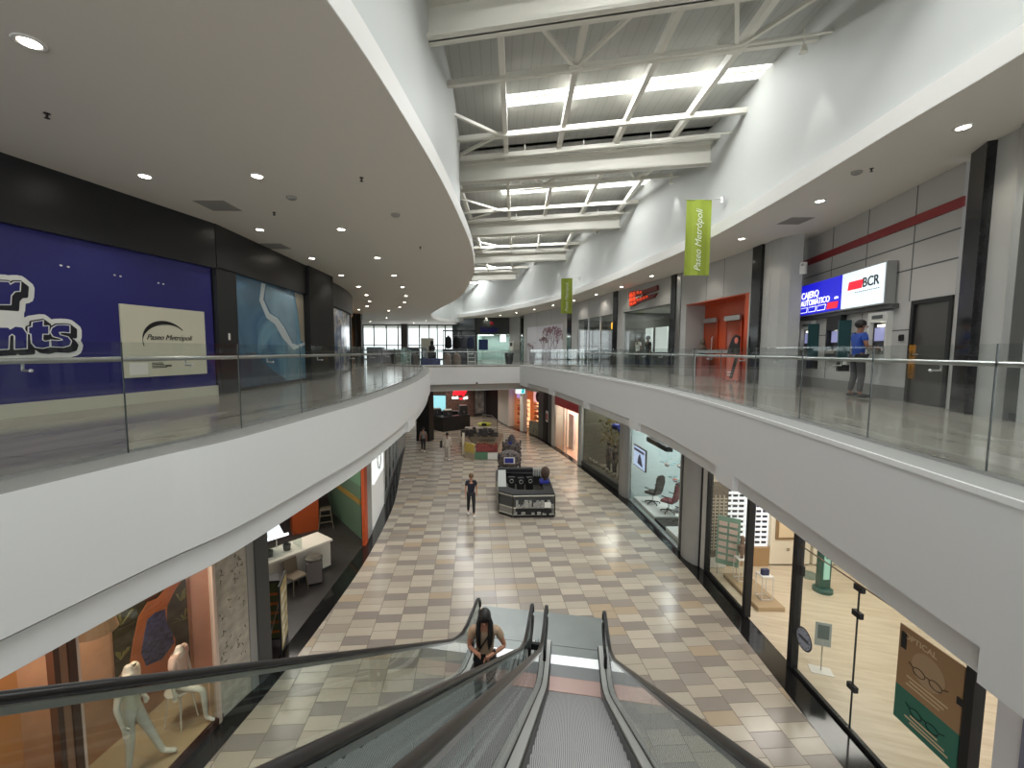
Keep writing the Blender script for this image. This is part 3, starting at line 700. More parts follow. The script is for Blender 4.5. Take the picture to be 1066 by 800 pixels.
# dark glass shop
A, B = (5.5,30.4), (6.6,24.9); h, FS, L = header(A, B, 3.2, CR, M_PANEL, joints=(1.9,3.7))
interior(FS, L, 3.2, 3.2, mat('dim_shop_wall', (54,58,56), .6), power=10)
S('window_23', G().box(0, L, .06, .08, 0, 3.2), M_SHOPGLASS, M=FS)
g = G()
for u in (0, 1.85, 3.7, L-.08): g.box(u, u+.08, .03, .1, 0, 3.2)
S('trim_mullions', g, M_STEEL, M=FS)
one('amber_sign', 'small glowing amber sign inside the dark glass shop', 'sign', G().box(4.1,4.7,.6,.66,2.4,2.8), mat('amber_sign', (236,170,40), .5, emit=1.2), FS)
one('brown_display_board', 'wide brown board hanging inside the dark glass shop', 'board', G().box(1.3,4.4,.8,.9,1.6,2.7), mat('brown_board', (70,58,48), .6), FS)
g = G(); g.rbox(1.5,2.4,.5,1.1,0,1.1); g.rbox(2.8,4.2,.5,1.1,0,.95); one('display_counter', 'dark display counter behind the glass of the amber sign shop', 'counter', g, M_BLACK, FS)
pil((6.6,24.9), (6.72,24.5), m=M_BLACKSTONE, proud=.06); pil((6.72,24.5), (6.9,24.0), m=M_PANEL)
# red sign shop
A, B = (6.9,24.0), (7.8,19.5); h, FR, L = header(A, B, 3.2, CR, mat('sign_wall', (160,160,156), .45))
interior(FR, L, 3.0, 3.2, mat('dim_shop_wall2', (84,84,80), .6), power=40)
S('window_24', G().box(0, L, .06, .08, 0, 3.2), M_SHOPGLASS, M=FR)
t = T('shop_sign', 'jagged red and orange shop sign on the grey header', 'sign', FR)
g = G(); g.prismy([(.75,4.2),(1.3,4.22),(2.2,4.12),(3.45,4.18),(3.5,3.95),(2.2,3.9),(2.5,3.8),(3.45,3.82),(3.2,3.62),(1.9,3.55),(1.2,3.42),(.8,3.45)][::-1], -.1, 0); put('backing', g, mat('sign_maroon', (104,26,26), .4), t)
g = G()
for (x, z, w_, h_) in ((.85,3.92,.3,.24),(1.2,3.94,.28,.22),(.86,3.66,.3,.2),(1.22,3.68,.3,.2),(.88,3.46,.34,.16),(1.28,3.5,.3,.14),(1.6,3.98,.22,.16),(1.9,3.97,.2,.14),(1.62,3.62,.22,.14),(1.9,3.62,.24,.14),(2.2,3.66,.22,.13),(2.5,3.68,.2,.12)):
    g.prismy([(x+w_*.1,z+h_),(x,z),(x+w_*.35,z),(x+w_*.4,z+h_*.4),(x+w_*.6,z+h_*.4),(x+w_*.65,z),(x+w_,z),(x+w_*.9,z+h_)], -.13, -.1)
put('lettering', g, mat('sign_orange', (226,72,38), .4, emit=.25), t)
g = G(); glyphline(g, [(1.55,3.8),(1.8,3.84),(2.0,3.8),(2.2,3.9)], .06, -.135, -.12); put('script_stroke', g, M_WPAINT, t)
# window posters and lit interior shelving
tp = T('display_rack', 'rack of shirts and shelves inside the red sign shop', 'clothes rack', FR)
g = G(); g.box(3.1,4.3,1.2,1.6,0,2.2); put('shelf_case', g, mat('shelf_olive', (84,86,70), .6), tp)
g = G()
for z in (.5,1,1.5): g.box(3.1,4.3,1.0,1.2,z,z+.05)
put('shelf', g, M_GREY, tp)
one('light_box', 'white backlit panel inside the red sign shop', 'lightbox', G().box(.5,1.2,1.1,1.15,1.0,2.3), mat('lightbox_white', (214,220,216), .5, emit=.35), FR)
one('light_box', 'white backlit panel behind the dark mannequin in the red sign shop', 'lightbox', G().box(1.5,2.6,1.1,1.15,1.0,2.3), mat('lightbox_white'), FR)
pil((7.8,19.5), (7.86,19.15), m=M_BLACKSTONE, proud=.08); pil((7.86,19.15), (7.95,18.9), m=M_STEEL, proud=.03, depth=.3)
# orange portal shop
A, B = (7.95,18.9), (8.4,14.3); h, FO, L = header(A, B, 3.03, CR, M_PANEL, joints=(1.9,3.0))
pil(A, (7.99,18.45), z1=3.03, m=M_PANEL, depth=.9); pil((8.385,14.5), B, z1=3.03, m=M_PANEL, depth=.9)
M_OR = mat('orange_paint', (196,80,42), .35, noise=.04, nscale=.8)
g = G(); g.box(.4, 4.45, .85, .95, 0, 3.03); g.box(4.25, 4.42, .0, .85, 0, 3.03); S('wall_orange_recess', g, M_OR, M=FO)
g = G(); g.box(.4, 4.45, .0, .9, 3.0, 3.05); S('ceiling_orange_recess', g, M_OR, M=FO)
g = G(); g.box(.45, .47, .0, .85, 0, 3.0); S('trim_portal_reveal', g, M_GREY, M=FO)
def swing_door(u, label):
    t = T('glass_door', label, 'door', FO)
    g = G(); g.box(u,u+.06,.78,.84,.05,2.3); g.box(u+.9,u+.96,.78,.84,.05,2.3); g.box(u,u+.96,.78,.84,2.24,2.3); g.box(u,u+.96,.78,.84,.0,.1)
    put('frame', g, mat('orange_frame', (176,66,34), .3), t); put('pane', G().box(u+.06,u+.9,.8,.82,.1,2.24), mat('dim_orange_glass', (158,70,44), .08), t)
    put('closer', G().rbox(u+.02,u+.94,.68,.8,2.24,2.42,.01), M_STEEL, t)
    put('handle', G().tube([(u+.8,.7,.95),(u+.8,.66,1.0),(u+.8,.66,1.6),(u+.8,.7,1.65)], .015, 6), M_STEEL, t)
swing_door(.55, 'orange framed glass door of the orange shop, beside the grey reveal'); swing_door(2.05, 'orange framed glass door of the orange shop, closer to the column')
t = T('bollard_rail', 'low steel rail across the orange doorway', 'rail', FO)
put('rail', G().box(.7,3.6,.25,.31,.98,1.1), M_STEEL, t)
for u in (.8, 3.5): put('post', G().tube([(u,.28,0),(u,.28,1.0)], .025, 8), M_STEEL, t)
t = T('standee', 'tall black and salmon advertising standee leaning at the orange doorway', 'standee', FO @ Matrix.Translation((3.75, -.25, 0)))
put('lower_panel', G().box(.0,.62,0,.06,.05,.95), mat('salmon_print', (206,110,92), .5), t)
put('figure_board', G().prismy([(.0,.95),(.1,1.25),(.25,1.5),(.42,1.62),(.62,1.55),(.62,.95)][::-1], 0, .05), M_BLACK, t)
put('face_print', G().ball((.5,-.01,1.42), (.1,.02,.11), 12, 8), mat('salmon_print'), t)
put('band', G().prismy([(.2,.1),(.35,.1),(.6,.75),(.6,.95),(.5,.95)][::-1], -.012, 0), M_BLACK, t)
g = G(); g.box(.08,.3,-.012,0,.3,.34); g.box(.08,.34,-.012,0,.2,.24); put('small_print', g, M_WPAINT, t)
t = T('standee', 'small dark figure stand beside the orange door', 'standee', FO @ Matrix.Translation((.75, .35, 0)))
put('base_box', G().rbox(0,.45,0,.35,0,.9,.02), mat('salmon_dark', (150,84,76), .5), t)
put('figure', G().lathe([(.02,0),(.14,.05),(.16,.3),(.07,.42),(.1,.5),(.08,.62),(.0,.66)], (.22,.15,.9), 12), mat('grey_brown', (96,84,74), .6), t)
# column between the orange shop and the cash machines
pil((8.4,14.3), (8.4,13.8), m=M_BLACKSTONE, proud=.08, depth=1.0)
g = G(); g.prism([(8.4,13.78),(8.36,13.3),(8.42,13.0),(8.55,12.75),(8.8,12.6),(9.0,12.86),(9.25,13.35),(9.3,14.2),(8.6,14.2)][::-1], 0, CR); g.box(8.36,8.42,13.4,13.5,0,CR); S('trim_column_right', g, M_GREY)
t = T('alarm_box', 'white alarm siren box on the grey column above the cash machines', 'alarm', at(8.86, 12.62, 3.3, -60))
put('housing', G().rbox(-.09,.09,-.1,0,0,.34,.02), M_WPAINT, t); put('lens', G().ball((0,-.1,.26), (.05,.02,.04), 10, 6), mat('lens_grey', (170,170,170), .3), t)
# cash machine wall
FA = frame((9.4,13.3), (8.3,7.7)); L = 5.707
g = G(); g.box(-.2, 4.48, 0, .3, 0, CR); g.box(4.48, 5.5, 0, .3, 2.1, CR); g.box(5.48, L+.05, 0, .3, 0, 2.1)
for u in (1.38, 2.86, 4.37): g.mt(1).box(u, u+.025, -.003, .01, .3 if u < 4 else 2.1, CR)
g.mt(1).box(-.1, 5.5, -.003, .01, 3.28, 3.31); g.box(2.86, 5.5, -.003, .01, 2.75, 2.78); g.box(-.2, 4.5, -.003, .01, 1.5, 1.525)
g.mt(2).box(-.2, 4.48, -.03, .01, 0, .3)
S('wall_cash_machines', g, [mat('cash_wall', (176,174,171), .45), M_DGREY, mat('low_grey', (120,118,116), .5)], M=FA)
S('trim_red_stripe', G().box(-.2, 5.55, -.04, 0, 3.66, 3.84), mat('stripe_red', (132,30,34), .5), M=FA)
S('trim_sign_shelf', G().box(-.3, 4.1, -.14, 0, 2.0, 2.09), mat('shelf_dark', (82,82,80), .5), M=FA)
# dark service door
td = S('door_1', G().box(4.56, 5.42, .02, .07, 0, 2.02), mat('door_brown_grey', (66,63,60), .4), M=FA)
g = G(); g.box(4.48,4.56,-.03,.1,0,2.1); g.box(5.42,5.5,-.03,.1,0,2.1); g.box(4.48,5.5,-.03,.1,2.02,2.1); S('trim_door_frame', g, M_BLACK, M=FA)
put('door_handle', G().tube([(4.66,.02,1.0),(4.66,-.05,1.0),(4.8,-.05,1.0)], .012, 6), M_STEEL, td)
g = G(); g.rbox(4.2,4.32,-.04,0,1.28,1.42,.01); g.ball((4.26,-.05,1.37), .025, 8, 6); one('access_reader', 'small black access reader on the wall beside the dark door', 'card reader', g, M_BLACK, FA)
# illuminated sign
t = T('bank_sign', 'illuminated blue and white bank sign box above the cash machines', 'sign', FA)
put('box', G().box(-.06, 3.99, -.22, -.02, 2.1, 3.03), mat('sign_box_grey', (150,150,148), .4), t)
put('blue_face', G().box(-.04, 2.38, -.235, -.22, 2.13, 3.0), mat('sign_blue', (26,26,190), .4, emit=.5), t)
put('white_face', G().box(2.40, 3.96, -.235, -.22, 2.13, 3.0), mat('sign_face_white', (222,234,240), .4, emit=.42), t)
mw = mat('sign_letter_white', (255,255,255), .4, emit=.6); mr = mat('sign_letter_red', (214,30,50), .4, emit=.6); mk = mat('sign_letter_black', (24,28,44), .5)
put('lettering', text('CAJERO', .27, .004, .002), mw, t, M=TX(.36, -.24, 2.6)); put('lettering', text('AUTOMÁTICO', .232, .004, .002), mw, t, M=TX(.34, -.24, 2.39))
put('lettering', text('atm', .11, .004, .001), mw, t, M=TX(2.1, -.24, 2.43))
g = G()
for k in range(3):
    x = .3+k*.48; g.prismy([(x,2.19),(x+.41,2.19),(x+.45,2.34),(x+.04,2.34)][::-1], -.242, -.236)
g.mt(1)
for k in range(3):
    x = .3+k*.48; g.prismy([(x+.025,2.205),(x+.39,2.205),(x+.425,2.325),(x+.06,2.325)][::-1], -.246, -.242)
g.mt(2).prismy([(1.76,2.19),(2.24,2.19),(2.28,2.36),(1.8,2.36)][::-1], -.246, -.236); put('blocks', g, [mw, mat('sign_blue'), mr], t)
put('red_bar', G().prismy([(2.66,2.56),(3.2,2.56),(3.24,2.76),(2.7,2.76)][::-1], -.246, -.236), mr, t)
put('lettering', text('BCR', .31, .004, .004), mk, t, M=TX(3.22, -.24, 2.57))
g = G()
for k in range(12): g.box(2.95+k*.075, 3.0+k*.075, -.24, -.236, 2.47, 2.485)
put('small_print', g, mk, t)
# cash machines
def cash_machine(u, label, dark):
    t = T('cash_machine', label, 'cash machine', FA @ Matrix.Translation((u, 0, 0)), 'cash machines')
    m = mat('machine_black', (40,42,44), .35) if dark else mat('machine_cream', (206,206,200), .4)
    g = G(); g.box(0,.05,-.12,0,.85,1.95); g.box(.6,.65,-.12,0,.85,1.95); g.box(.05,.6,-.12,0,1.72,1.95); g.box(.05,.6,-.12,0,.85,1.0); put('surround', g, m, t)
    put('recess', G().box(.05,.6,-.02,0,1.0,1.72), mat('recess_dark', (30,30,36), .4), t)
    put('screen', G().box(.14,.5,-.045,-.02,1.3,1.6), mat('machine_screen', (120,122,160), .3, emit=.5), t)
    put('keypad', G().prismx([(-.02,1.0),(-.18,1.0),(-.14,1.08),(-.02,1.12)], .12, .53), mat('keypad_grey', (120,118,108), .4), t)
    put('lamp', G().box(.3,.55,-.09,-.03,1.62,1.66), mat('machine_lamp', (255,250,230), .5, emit=3), t)
    put('header_logo', G().box(.15,.5,-.13,-.12,1.8,1.88), M_DGREY if not dark else M_GREY, t)
cash_machine(.12, 'cream cash machine set in the wall beside the grey column', 0)
cash_machine(1.55, 'black cash machine under the dark screen, middle of three', 1)
cash_machine(3.3, 'cream cash machine which the person in blue is using', 0)
one('wall_screen', 'dark monitor mounted above the middle cash machine', 'screen', G().rbox(1.6,2.25,-.14,0,1.62,2.0,.01), M_BLACK, FA)
for u, lb in ((.92,'teal privacy divider beside the first cream cash machine'), (2.42,'teal privacy divider beside the person in blue')):
    t = T('privacy_divider', lb, 'divider', FA @ Matrix.Translation((u, 0, 0)), 'privacy dividers')
    put('panel', G().prismx([(0,.75),(-.26,.8),(-.28,1.85),(0,1.85)], 0, .05), mat('teal_panel', (34,72,76), .4), t); put('bracket', G().box(-.02,.07,-.25,0,.55,.78), M_BLACK, t)
# black pier and pillars at the near end
pil((8.3,7.7), (8.2,7.55), m=M_STEEL, proud=.05, depth=.2); pil((8.2,7.55), (7.97,7.1), m=M_BLACKSTONE, proud=.12)
pil((7.97,7.1), (7.86,6.62), m=mat('light_pier', (170,170,166), .5), proud=.0); pil((7.86,6.62), (7.84,6.5), m=M_STEEL, proud=.08, depth=.2)
pil((7.84,6.5), (7.4,2.0), m=M_GREY, proud=-.1); pil((7.78,6.35), (7.72,5.9), m=M_GREY, proud=.0)
g = G(); g.wall([(7.84,6.5),(7.4,2.0)], 0, .12, .06); S('baseboard_right', g, M_DGREY)
for u, z in ((0,1.55),): one('wall_spot', 'tiny round chrome fixture on the black stone pier', 'fixture', G().ball((8.02,7.3,1.95), .025, 8, 6), M_STEEL)

# ------------------------------------------------------------------ banners
def banner(x0, y0, wall, w_, h_, ztop, label, deg):
    t = T('hanging_banner', label, 'banner', at(x0, y0, ztop, deg), 'green mall banners')
    n_ = 9; g = G(); vs = []
    for j in range(2):
        for i in range(n_):
            vs.append((w_*i/(n_-1), .02*math.sin(i*1.1), -h_*j))
    g.add(vs, [(i, i+1, n_+i+1, n_+i) for i in range(n_-1)])
    put('cloth', g, mat('lime_cloth', (150,166,56), .7, noise=.08, nscale=2), t)
    put('rod', G().tube([(-.03,0,.01),(wall,0,.01)], .013, 8), M_STEEL, t); put('wall_plate', G().box(wall,wall+.03,-.06,.06,-.08,.1), M_STEEL, t)
    put('lettering', text('Paseo Metrópoli', .27*h_/2.2, .002, .0, shear=.35), mat('banner_print', (232,238,214), .6), t, M=Matrix.Translation((w_*.62, -.03, -h_*.95)) @ Matrix.Rotation(PI/2, 4, 'X') @ Matrix.Rotation(PI/2, 4, 'Z'))
banner(5.57, 13.1, 1.05, .76, 2.22, 5.56, 'lime green vertical banner with white script, the large one before the grey shops', 0)
banner(3.72, 26.2, 1.1, .68, 2.1, 5.42, 'lime green vertical banner with white script, the small distant one', 0)

# ------------------------------------------------------------------ escalators
ESC = Matrix.Rotation(-math.radians(9.7), 4, 'Z')
SL = .6667
def nose(y): return -.33-.6655*y           # line of the step noses
Y_BOT = 7.93; Y_TOP = -.5
def npath(ylo=-2.2, yhi=9.2):
    p = [(ylo, 0), (-1.0, 0), (-.62, -.0)]
    p += [(-.3, -.13), (.2, nose(.2))]
    p += [(7.2, nose(7.2)), (7.6, -5.36), (7.95, -5.52), (8.3, -5.585), (8.7, LOW), (yhi, LOW)]
    return p
def round_path(pts, k=4):
    return smooth(pts, k)
NP = npath()
def shift(p, d): return [(y, z+d) for y, z in p]
HR = [(-2.2, .98), (-1.2, .98), (-.75, .91), (-.4, .75), (0, .53), (7.0, -4.13), (7.35, -4.31), (7.7, -4.49), (8.1, -4.57), (8.6, -4.6), (9.0, -4.6)]
arc = [(9.0+.32*math.sin(a), -4.92+.32*math.cos(a)) for a in [PI*k/10 for k in range(1, 11)]]
HRP = HR+arc+[(8.8, -5.24), (8.6, -5.26)]
def escalator(xc, label, w_=.62):
    t = T('escalator', label, 'escalator', ESC)
    for s in (-1, 1):
        x = xc+s*w_
        g = G(); g.tube([(x, y, z) for y, z in HRP], .037, 10, flat=.62); put('handrail', g, M_RUBBER, t, smooth_=True)
        # glass: polygon strip between deck and handrail
        top = [(y, z-.05) for y, z in HR]+[(9.0+.27*math.sin(a), -4.92+.27*math.cos(a)) for a in [PI*k/8 for k in range(1, 6)]]
        def deck_z(y):
            for (a, za), (b, zb) in zip(NP, NP[1:]):
                if a <= y <= b: return za+(zb-za)*(y-a)/(b-a)+.12
            return LOW+.12
        ys = [-1.9, .15, 2.0, 3.9, 5.8, 7.5, 9.25]
        def top_z(y):
            if y > 9.0: return -4.92+math.sqrt(max(0, .27**2-(y-9.0)**2))
            for (a, za), (b, zb) in zip(HR, HR[1:]):
                if a <= y <= b: return za+(zb-za)*(y-a)/(b-a)-.03
            return -4.63
        for a, b in zip(ys, ys[1:]):
            kk = [a+.008+(b-a-.016)*i/8 for i in range(9)]
            poly = [(y, top_z(y)) for y in kk]+[(y, deck_z(y)) for y in kk[::-1]]
            put('glass_panel', G().prismx(poly, x-.005, x+.005), M_EGLASS, t)
        g = G(); g.sweepx([(y, z) for y, z in [(q, top_z(q)) for q in [-1.9+.3*i for i in range(37)]]], x-.018, x+.018, .0, -.035); put('handrail_guide', g, M_STEEL, t)
        g = G(); xi0, xi1 = sorted((x-s*.105, x-s*.012)); g.sweepx(NP, xi0, xi1, .13, .05); put('inner_deck', g, M_ALU, t)
        g = G(); xo0, xo1 = sorted((x+s*.012, x+s*.085)); g.sweepx(NP, xo0, xo1, .085, .02); put('outer_deck', g, M_ALU, t)
        g = G(); g.sweepx(NP, x-.012, x+.012, .136, .06); put('glass_seal', g, M_BLACK, t)
        g = G(); a, b = sorted((x-s*.128, x-s*.10)); g.sweepx(NP, a, b, .1, -.3); put('skirt', g, mat('skirt_black', (26,26,27), .35), t)
        g = G(); a, b = sorted((x+s*.075, x+s*.09)); g.sweepx(NP, a, b, .088, -.3); put('edge_line', g, M_BLACK, t)
        # newel block at the foot
        g = G(); g.rbox(x-.035, x+.035, 8.5, 8.62, LOW, -5.2, .01); put('newel_block', g, M_BLACK, t)
    # truss body
    g = G(); g.sweepx([p for p in NP if p[0] <= 7.3], xc-w_-.08, xc+w_+.08, -.3, -1.0); put('truss_cladding', g, mat('truss_grey', (120,120,118), .5), t)
    # steps
    sg = G(); sg.box(-.5, .5, -.36, 0, -.045, 0); sg.prismx([(-.012,-.045),(-.012,-.2),(-.10,-.215),(-.10,-.045)], -.5, .5)
    me = None
    y = -.9; k = 0
    while y < 8.1:
        z = nose(y) if y > -.3 else -.01-.14*max(0, y+.62)
        if y > 7.5: z = max(nose(y), LOW-.0)
        if z < LOW+.005: z = LOW+.004
        M = Matrix.Translation((xc, y, z))
        if me is None: o = put('step', sg, M_TREAD, t, M=M); me = o.data
        else: o = put('step', me, None, t, M=M)
        y += .3005; k += 1
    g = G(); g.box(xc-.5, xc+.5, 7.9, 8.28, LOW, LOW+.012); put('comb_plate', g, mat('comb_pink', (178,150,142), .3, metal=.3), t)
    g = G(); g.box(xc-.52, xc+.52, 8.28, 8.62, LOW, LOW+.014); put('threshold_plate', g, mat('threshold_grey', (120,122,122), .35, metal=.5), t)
    g = G(); g.box(xc-.52, xc+.52, 8.62, 8.9, LOW, LOW+.016); put('sheen_strip', g, mat('sheen_strip', (238,240,240), .3, emit=.25), t)  # bright sheen across the plate, put in as pale colour and faint glow
    return t
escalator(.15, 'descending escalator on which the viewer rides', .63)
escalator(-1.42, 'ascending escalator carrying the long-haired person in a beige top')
S('floor_escalator_plate', G().box(-2.2, .95, 8.3, 10.4, LOW, LOW+.008), mat('landing_plate', (140,146,144), .3, metal=.35, noise=.05, nscale=3), M=ESC)
S('trim_plate_seam', G().box(-2.2, .95, 9.2, 9.215, LOW+.008, LOW+.011), M_DGREY, M=ESC)
S('trim_escalator_infill', G().sweepx(NP, -.66, -.65, .12, -.2), M_BLACK, M=ESC)
one('guard_bar', 'short black bar joining the feet of the two middle escalator handrails', 'guard', G().box(-.83, -.47, 8.62, 8.7, -5.33, -5.2), M_BLACK, ESC)

# ------------------------------------------------------------------ people
def skin(name, joints, edges, m, parent, root='pelvis', sub=2, M=None):
    names = list(joints); me = bpy.data.meshes.new(name)
    me.from_pydata([joints[k][:3] for k in names], [(names.index(a), names.index(b)) for a, b in edges], []); me.update()
    o = bpy.data.objects.new(name, me); COL.objects.link(o); o.parent = parent
    if M is not None: o.matrix_local = M
    sk = o.modifiers.new('Skin', 'SKIN')
    if not me.skin_vertices:
        bpy.context.view_layer.objects.active = o
    lay = me.skin_vertices[0].data
    for i, k in enumerate(names):
        r = joints[k][3]; ry = joints[k][4] if len(joints[k]) > 4 else r
        lay[i].radius = (r, ry); lay[i].use_root = (k == root)
    sk.use_smooth_shade = True
    ss = o.modifiers.new('Subdivision', 'SUBSURF'); ss.levels = sub; ss.render_levels = sub
    me.materials.append(m); return o
def base_joints(walk=.0, armL=None, armR=None, lean=0.):
    J = dict(pelvis=(0,0,.95,.125,.095), waist=(0,0,1.08,.115,.085), chest=(0,-.01-lean,1.27,.14,.10), neckb=(0,-.0-lean,1.42,.085,.07), neck=(0,-.01-lean,1.49,.048,.05),
        head=(0,-.03-lean,1.60,.078,.092), crown=(0,-.02-lean,1.67,.062,.072))
    for s, n, w_ in ((1,'L',walk), (-1,'R',-walk)):
        J['hip'+n] = (s*.09, 0, .89, .09, .09); J['knee'+n] = (s*.1, -w_*.5-.02, .5, .055, .06); J['ank'+n] = (s*.1, -w_+.02 + (.06 if w_ < 0 else 0), .09, .034, .04); J['toe'+n] = (s*.11, -w_-.13, .035, .035, .03)
        J['sh'+n] = (s*.17, -lean, 1.385, .056, .056)
        arm = armL if n == 'L' else armR
        e, h = arm or ((s*.225, .03+w_*.3-lean, 1.12), (s*.235, -.06+w_*.5-lean, .88))
        J['el'+n] = (*e, .038, .038); J['wr'+n] = (*h, .024, .028)
        d = (Vector(h)-Vector(e)).normalized(); pm = Vector(h)+d*.075; J['palm'+n] = (*pm, .03, .022)
    return J
BE = [('pelvis','waist'),('waist','chest'),('chest','neckb'),('neckb','neck'),('neck','head'),('head','crown')]
for n in 'LR': BE += [('pelvis','hip'+n),('hip'+n,'knee'+n),('knee'+n,'ank'+n),('ank'+n,'toe'+n),('chest','sh'+n),('sh'+n,'el'+n),('el'+n,'wr'+n),('wr'+n,'palm'+n)]
def add_fingers(J, E):
    for n, s in (('L',1),('R',-1)):
        e, h, pm = Vector(J['el'+n][:3]), Vector(J['wr'+n][:3]), Vector(J['palm'+n][:3]); d = (h-e).normalized()
        side = d.cross(Vector((s,0,.2))).normalized(); curl = side.cross(d).normalized()
        for k, (o_, l_) in enumerate(((-.028,.055),(-.01,.068),(.01,.064),(.026,.05))):
            a = pm+side*o_+d*.025; b = a+d*l_*.6; c = b+(d*.6+curl*.6*s*-1).normalized()*l_*.5
            J['f%s%da' % (n,k)] = (*a,.010,.010); J['f%s%db' % (n,k)] = (*b,.009,.009); J['f%s%dc' % (n,k)] = (*c,.008,.008)
            E += [('palm'+n,'f%s%da' % (n,k)),('f%s%da' % (n,k),'f%s%db' % (n,k)),('f%s%db' % (n,k),'f%s%dc' % (n,k))]
        a = h+d*.03-side*.03; b = a+(d-side*.7).normalized()*.05
        J['t%sa' % n] = (*a,.012,.012); J['t%sb' % n] = (*b,.009,.009); E += [('wr'+n,'t%sa' % n),('t%sa' % n,'t%sb' % n)]
def person(name, label, cat, M, skin_m, top=None, bottom=None, hair=None, shoes=None, sc_=1., sleeves='short', longhair=False, J=None, headless=False, fingers=True, shirt_len=.0, group=None, extra=None, face=True):
    t = T(name, label, cat, M @ Matrix.Scale(sc_, 4), group)
    J = J or base_joints(); E = list(BE)
    if headless:
        J = dict(J); nb = J['neck']; J['head'] = (nb[0], nb[1], nb[2]+.03, .045, .045); J.pop('crown'); E = [e for e in E if 'crown' not in e]
    if fingers: add_fingers(J, E)
    skin('body', J, E, skin_m, t)
    if top:
        K = {}; F_ = []
        pv = J['pelvis']; K['hem'] = (pv[0], pv[1], pv[2]-.07, .15, .12)
        for k, dr in (('pelvis',.018),('waist',.03),('chest',.022),('neckb',-.002),('shL',.016),('shR',.016)):
            v = J[k]; K[k] = (*v[:3], v[3]+dr, (v[4] if len(v) > 4 else v[3])+dr)
        F_ = [('hem','pelvis'),('pelvis','waist'),('waist','chest'),('chest','neckb'),('chest','shL'),('chest','shR')]
        for n in 'LR':
            a, b = Vector(J['sh'+n][:3]), Vector(J['el'+n][:3]); c = a.lerp(b, .6); K['slv'+n] = (*c, .062, .062); F_.append(('sh'+n,'slv'+n))
            if sleeves == 'long':
                v = J['el'+n]; K['el'+n] = (*v[:3], .052, .052); v = J['wr'+n]; K['wr'+n] = (*v[:3], .036, .036); F_ += [('slv'+n,'el'+n),('el'+n,'wr'+n)]
        skin('shirt', K, F_, top, t, root='hem')
    if bottom:
        K = {'pelvis': (*J['pelvis'][:3], .135, .105)}; F_ = []
        for n in 'LR':
            for k, r in (('hip',.102),('knee',.072),('ank',.052)):
                v = J[k+n]; z = v[2]+(.03 if k == 'ank' else 0); K[k+n] = (v[0], v[1], z, r, r)
            F_ += [('pelvis','hip'+n),('hip'+n,'knee'+n),('knee'+n,'ank'+n)]
        skin('trousers', K, F_, bottom, t)
    if shoes:
        for n in 'LR':
            a, b = J['ank'+n], J['toe'+n]; g = G(); g.ball((b[0], (a[1]+b[1])/2-.01, .045), (.05,.14,.045), 12, 8); put('shoe', g, shoes, t, smooth_=True)
    hx, hy, hz = J['head'][:3]
    if hair and not headless:
        g = G(); g.ball((hx, hy+.022, hz+.035), (.098,.112,.105), 16, 10)
        if longhair: g.tube([(hx,hy+.05,hz+.04),(hx,hy+.085,hz-.08),(hx,hy+.095,hz-.25),(hx,hy+.09,hz-.38)], [.08,.1,.105,.05], 12, flat=.55)
        if longhair:
            for s in (-1, 1): g.tube([(hx+s*.06,hy-.03,hz+.07),(hx+s*.09,hy-.02,hz-.06),(hx+s*.095,hy-.05,hz-.2),(hx+s*.085,hy-.08,hz-.36),(hx+s*.07,hy-.085,hz-.44)], [.03,.042,.045,.035,.01], 8)
        put('hair', g, hair, t, smooth_=True)
    if face and not headless:
        g = G()
        for s in (-1, 1): g.ball((hx+s*.03, hy-.098, hz-.005), (.012,.008,.007), 8, 6)
        put('eyes', g, mat('eye_dark', (40,30,26), .3), t)
        g = G(); g.ball((hx, hy-.112, hz-.03), (.013,.018,.022), 8, 6); put('nose', g, skin_m, t, smooth_=True)
        put('mouth', G().ball((hx, hy-.096, hz-.06), (.024,.01,.007), 10, 6), mat('lips', (150,80,72), .5), t)
        g = G()
        for s in (-1, 1): g.ball((hx+s*.085, hy+.005, hz-.015), (.012,.02,.03), 8, 6)
        put('ears', g, skin_m, t)
    return t
SK1 = mat('skin_tan', (178,126,100), .5); SK2 = mat('skin_brown', (134,92,70), .5); HB = mat('hair_black', (22,18,17), .45); HBR = mat('hair_brown', (104,76,52), .5)
# rider on the ascending escalator: head bowed over a phone, both hands in front
J = base_joints(armL=((.31,-.04,1.14),(.1,-.23,1.12)), armR=((-.24,-.06,1.13),(-.07,-.25,1.13)))
for k, v in (('shL',.19),('shR',-.19)): J[k] = (v, 0, 1.385, .062, .062)
J['head'] = (0,-.06,1.585,.078,.09); J['crown'] = (0,-.05,1.665,.062,.07)
yr = 5.82; P = ESC @ Vector((-1.2, yr, nose(6.0115)+.002))
rider = person('person', 'long-haired person in a beige top looking at a phone on the escalator', 'person', Matrix.Translation(P) @ Matrix.Rotation(math.radians(-2), 4, 'Z'), SK1,
    top=mat('beige_knit', (176,150,124), .8), bottom=mat('trousers_black', (28,28,32), .7), hair=HB, shoes=M_BLACK, sc_=.95, longhair=True, J=J)
one('phone', 'dark phone held by the person riding the ascending escalator', 'phone', G().rbox(-.036,.036,-.345,-.335,1.08,1.22,.003), M_BLACK, Matrix.Translation(P) @ Matrix.Rotation(math.radians(-2), 4, 'Z') @ Matrix.Scale(.95, 4))
o = put('watch', G().tube([(.165+.0,-.16,1.125),(.14,-.185,1.123)], .034, 10), M_BLACK, rider)
o = put('bag_strap', G().tube([(.12,-.1,1.42),(.0,-.135,1.25),(-.13,-.1,1.02)], .014, 6), M_BLACK, rider)
def floorp(x, y, deg, **kw): return at(x, y, LOW, deg)
